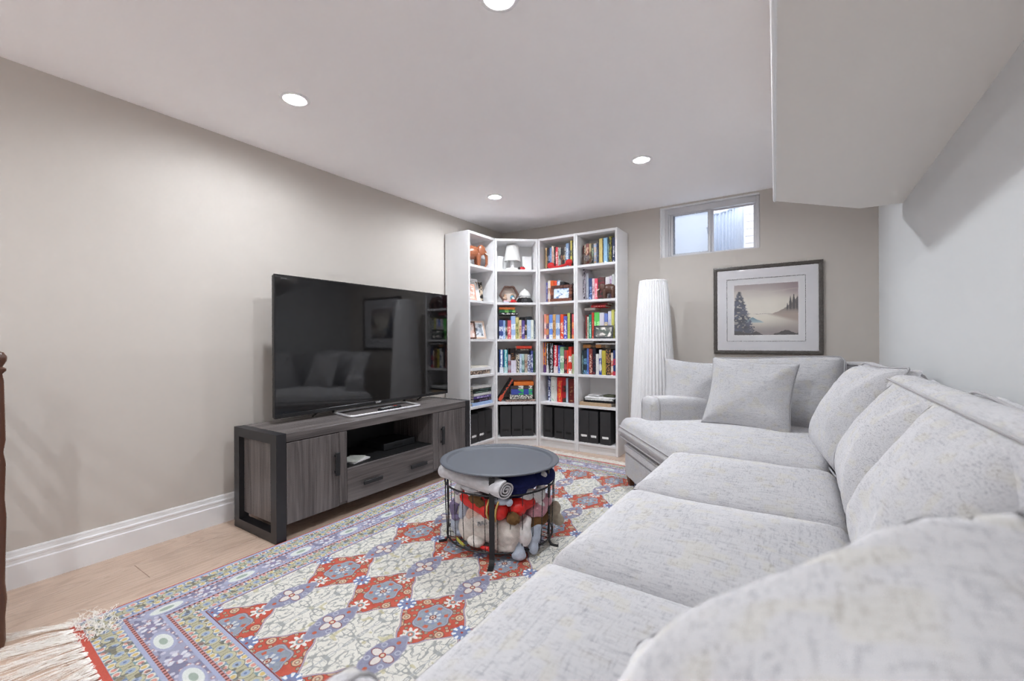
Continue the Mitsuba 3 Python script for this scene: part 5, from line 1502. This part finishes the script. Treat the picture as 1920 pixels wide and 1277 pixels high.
rd = plush('red_satin_toy', 'red satin soft toy with gold trim and brown fur across the middle of the basket', 'soft toy', [E_((1.400, 1.680, .262), (.052, .040, .036)), Bn((1.41, 1.665, .258), .036, (1.53, 1.655, .235), .040), E_((1.585, 1.668, .238), (.044, .042, .044)), E_((1.640, 1.735, .244), (.046, .044, .042)), Bn((1.64, 1.735, .25), .034, (1.668, 1.80, .255), .030)], REDS, 4, .012, wf=28,
     extra=[('brown_fur', blob([E_((1.470, 1.638, .276), (.040, .022, .024)), E_((1.505, 1.630, .262), (.026, .018, .020))], .008, 3, 5, .016, 90), BROWN, 'brown fur tuft'), ('fur_head', blob([E_((1.650, 1.690, .208), (.034, .028, .030))], .008, 3, 6, .016, 90), BROWN, 'brown furry head'),
            ('gold_trim', tube([(1.548, 1.640, .290), (1.553, 1.618, .265), (1.552, 1.615, .235), (1.556, 1.626, .205)], .0055, 6), GOLD, 'gold braid'), ('gold_trim', tube([(1.602, 1.640, .292), (1.600, 1.622, .262), (1.596, 1.622, .230), (1.588, 1.634, .200)], .0055, 6), GOLD, 'gold braid'),
            ('gold_emblem', blob([E_((1.578, 1.628, .245), (.014, .006, .012), (0, 0, 10)), E_((1.570, 1.626, .230), (.008, .006, .010))], .006, 2), GOLD, 'gold emblem')])
plush('peach_toy', 'peach coloured round soft toy behind the wires at the left of the basket', 'soft toy', [E_((1.455, 1.690, .195), (.062, .055, .048)), E_((1.42, 1.685, .175), (.04, .04, .04))], PEACH, 7)
bear = plush('cream_bear', 'big cream plush bear with grey lettering filling the lower front of the basket', 'soft toy', [E_((1.500, 1.735, .130), (.145, .095, .082), (0, 0, 14)), E_((1.405, 1.690, .118), (.070, .062, .078)), E_((1.600, 1.712, .125), (.070, .056, .078)), E_((1.500, 1.662, .178), (.080, .044, .034), (0, -14, 2)),
     E_((1.470, 1.640, .078), (.046, .036, .026)), E_((1.620, 1.705, .072), (.036, .036, .038)), E_((1.585, 1.690, .058), (.046, .030, .020)), Bn((1.43, 1.66, .12), .03, (1.40, 1.66, .08), .026)], CREAM, 8, .006)
tx = txt('BATOY', .019, .016)
tx.apply_translation((-(tx.bounds[0][0] + tx.bounds[1][0]) / 2, -.01, -.010))
nrm0 = np.array([.45, -.80, .40]); nrm0 /= np.linalg.norm(nrm0)
d0 = np.array([.80, .52, .20]); d0 -= nrm0 * (d0 @ nrm0); d0 /= np.linalg.norm(d0)
add(bear + '__lettering', xf(tx, np.array([1.540, 1.631, .186]), d0, np.cross(nrm0, d0), nrm0), mat('grey_thread', (.22, .22, .23), .8), label='grey stitched lettering')
plush('white_rabbit', 'white plush rabbit with a long round ear hanging to the right of the centre leg', 'soft toy', [E_((1.668, 1.750, .120), (.040, .034, .060), (0, -8, 0)), Bn((1.672, 1.775, .175), .022, (1.672, 1.748, .125), .032), E_((1.62, 1.80, .14), (.06, .06, .05))], WHITEPL, 9)
plush('pale_blue_toy', 'pale blue plush toy whose feet hang out at the lower right of the basket', 'soft toy', [Bn((1.64, 1.74, .075), .022, (1.672, 1.712, .040), .027), E_((1.668, 1.708, .034), (.034, .026, .022), (0, 0, 30)), Bn((1.690, 1.825, .135), .030, (1.695, 1.800, .085), .030), Bn((1.690, 1.795, .080), .026, (1.704, 1.780, .045), .024), E_((1.60, 1.82, .09), (.10, .08, .035))], PALEB, 10)
plush('pink_toy', 'pink and lilac patterned soft toy behind the wires at the right of the basket', 'soft toy', [E_((1.680, 1.870, .200), (.042, .055, .042)), E_((1.685, 1.925, .225), (.034, .05, .034)), E_((1.665, 1.84, .19), (.04, .04, .035))], PINK, 11,
      extra=[('white_patch', blob([E_((1.690, 1.865, .216), (.026, .026, .030))], .008, 3, 12, .008), WHITEPL, 'white patch')])
plush('brown_bear', 'small brown plush bear low at the right of the basket', 'soft toy', [E_((1.678, 1.835, .152), (.042, .044, .034)), E_((1.675, 1.90, .150), (.040, .05, .036)), E_((1.660, 1.82, .120), (.04, .04, .036))], BROWN, 13, .012)
plush('white_lamb', 'white soft toy with a grey ear at the upper right of the basket', 'soft toy', [E_((1.650, 1.800, .278), (.040, .050, .030)), E_((1.680, 1.865, .268), (.032, .055, .032)), Bn((1.672, 1.905, .295), .022, (1.692, 1.900, .360), .019)], WHITEPL, 14)
plush('lilac_toy', 'dark lilac plush leg dangling through the wires at the left of the basket', 'soft toy', [Bn((1.350, 1.675, .255), .020, (1.318, 1.655, .215), .022), Bn((1.318, 1.655, .215), .022, (1.322, 1.650, .180), .018), E_((1.338, 1.648, .160), (.024, .020, .016)), E_((1.37, 1.72, .25), (.04, .04, .03))], LILAC, 15, .008)
plush('white_snail_toy', 'white curled soft toy at the upper left rim of the basket', 'soft toy', [E_((1.330, 1.690, .285), (.030, .034, .036)), E_((1.352, 1.655, .285), (.018, .014, .019)), E_((1.34, 1.67, .245), (.024, .026, .03))], WHITEPL, 16,
      extra=[('spiral', tube([(1.352 + .013 * (1 - k / 24) * math.cos(k * .5), 1.6415, .285 + .014 * (1 - k / 24) * math.sin(k * .5)) for k in range(22)], .0022, 5), LILAC, 'dark spiral')])
plush('pale_blue_sleeve', 'pale blue sleeve of a doll behind the left wires of the basket', 'soft toy', [Bn((1.372, 1.672, .235), .022, (1.372, 1.660, .175), .022), E_((1.39, 1.70, .2), (.03, .03, .05))], PALEB, 17)
plush('grey_blue_toy', 'grey blue plush toy low at the left of the basket', 'soft toy', [E_((1.310, 1.722, .105), (.050, .060, .062)), E_((1.325, 1.71, .07), (.045, .045, .026))], PALEB, 18)
plush('red_ribbon', 'bright red ribbon at the foot of the centre leg', 'ribbon', [E_((1.535, 1.640, .058), (.040, .010, .010), (0, 0, 8)), E_((1.560, 1.634, .062), (.014, .010, .014))], REDS, 19, .002)
plush('yellow_ribbon', 'yellow green ribbon along the bottom hoop at the left of the basket', 'ribbon', [Bn((1.345, 1.645, .058), .006, (1.39, 1.622, .056), .007), Bn((1.39, 1.622, .056), .007, (1.42, 1.612, .055), .006)], soft('yellow_green_cloth', (.45, .42, .08)), 20, .001)
plush('tan_cloth', 'tan pointed cloth poking out behind the right side of the basket', 'cloth', [E_((1.700, 1.990, .150), (.034, .018, .060), (0, 18, 20)), E_((1.722, 1.995, .118), (.034, .014, .034))], TANC, 21, .006)
plush('white_heap', 'heap of white and cream soft toys in the core of the basket', 'soft toys', [E_((1.425, 1.930, .150), (.215, .185, .095)), E_((1.39, 1.93, .245), (.20, .18, .055)), E_((1.53, 1.89, .225), (.12, .12, .05)), E_((1.305, 1.805, .14), (.10, .12, .085))], CREAM, 22, .03, .016, wf=18)

# ---------------------------------------------------------------- dark wooden chair whose post just enters the frame
t = thing('wooden_chair', 'dark brown turned wooden chair post at the left edge of the photo', 'chair')
def post(x, y):
    return lathe([(.014, .001), (.018, .02), (.0165, .10), (.021, .16), (.0165, .22), (.0205, .44), (.0165, .50), (.0195, .62), (.014, .66), (.0195, .70), (.016, .90), (.0125, .925), (.0215, .936), (.0215, .943), (.013, .95), (.022, .968), (.0235, .982), (.016, .998), (.001, 1.004)], 20, (x, y, 0))
QX, QY = .503, .2705
for x, y in ((QX, QY), (QX - .40, QY)):
    add(t + '__back_post', post(x, y), DWOOD, 50)
for x, y in ((QX, QY - .40), (QX - .40, QY - .40)):
    add(t + '__front_leg', lathe([(.014, .001), (.019, .05), (.016, .2), (.02, .30), (.016, .42), (.001, .42)], 16, (x, y, 0)), DWOOD, 50)
add(t + '__seat', pad(rrect(QX - .43, QX + .018, QY - .42, QY - .022, .03), .425, .455, .012, .004), DWOOD, 40)
for z in (.60, .74, .86):
    add(t + '__back_slat', box(QX - .39, QX - .010, QY - .006, QY + .006, z, z + .055, .003), DWOOD)
for z in (.14, .24):
    add(t + '__stretcher', tube([(QX - .40, QY - .40, z), (QX, QY - .40, z)], .009, 8), DWOOD)
    add(t + '__stretcher', tube([(QX, QY - .40, z + .03), (QX, QY, z + .03)], .009, 8), DWOOD)
    add(t + '__stretcher', tube([(QX - .40, QY - .40, z + .03), (QX - .40, QY, z + .03)], .009, 8), DWOOD)
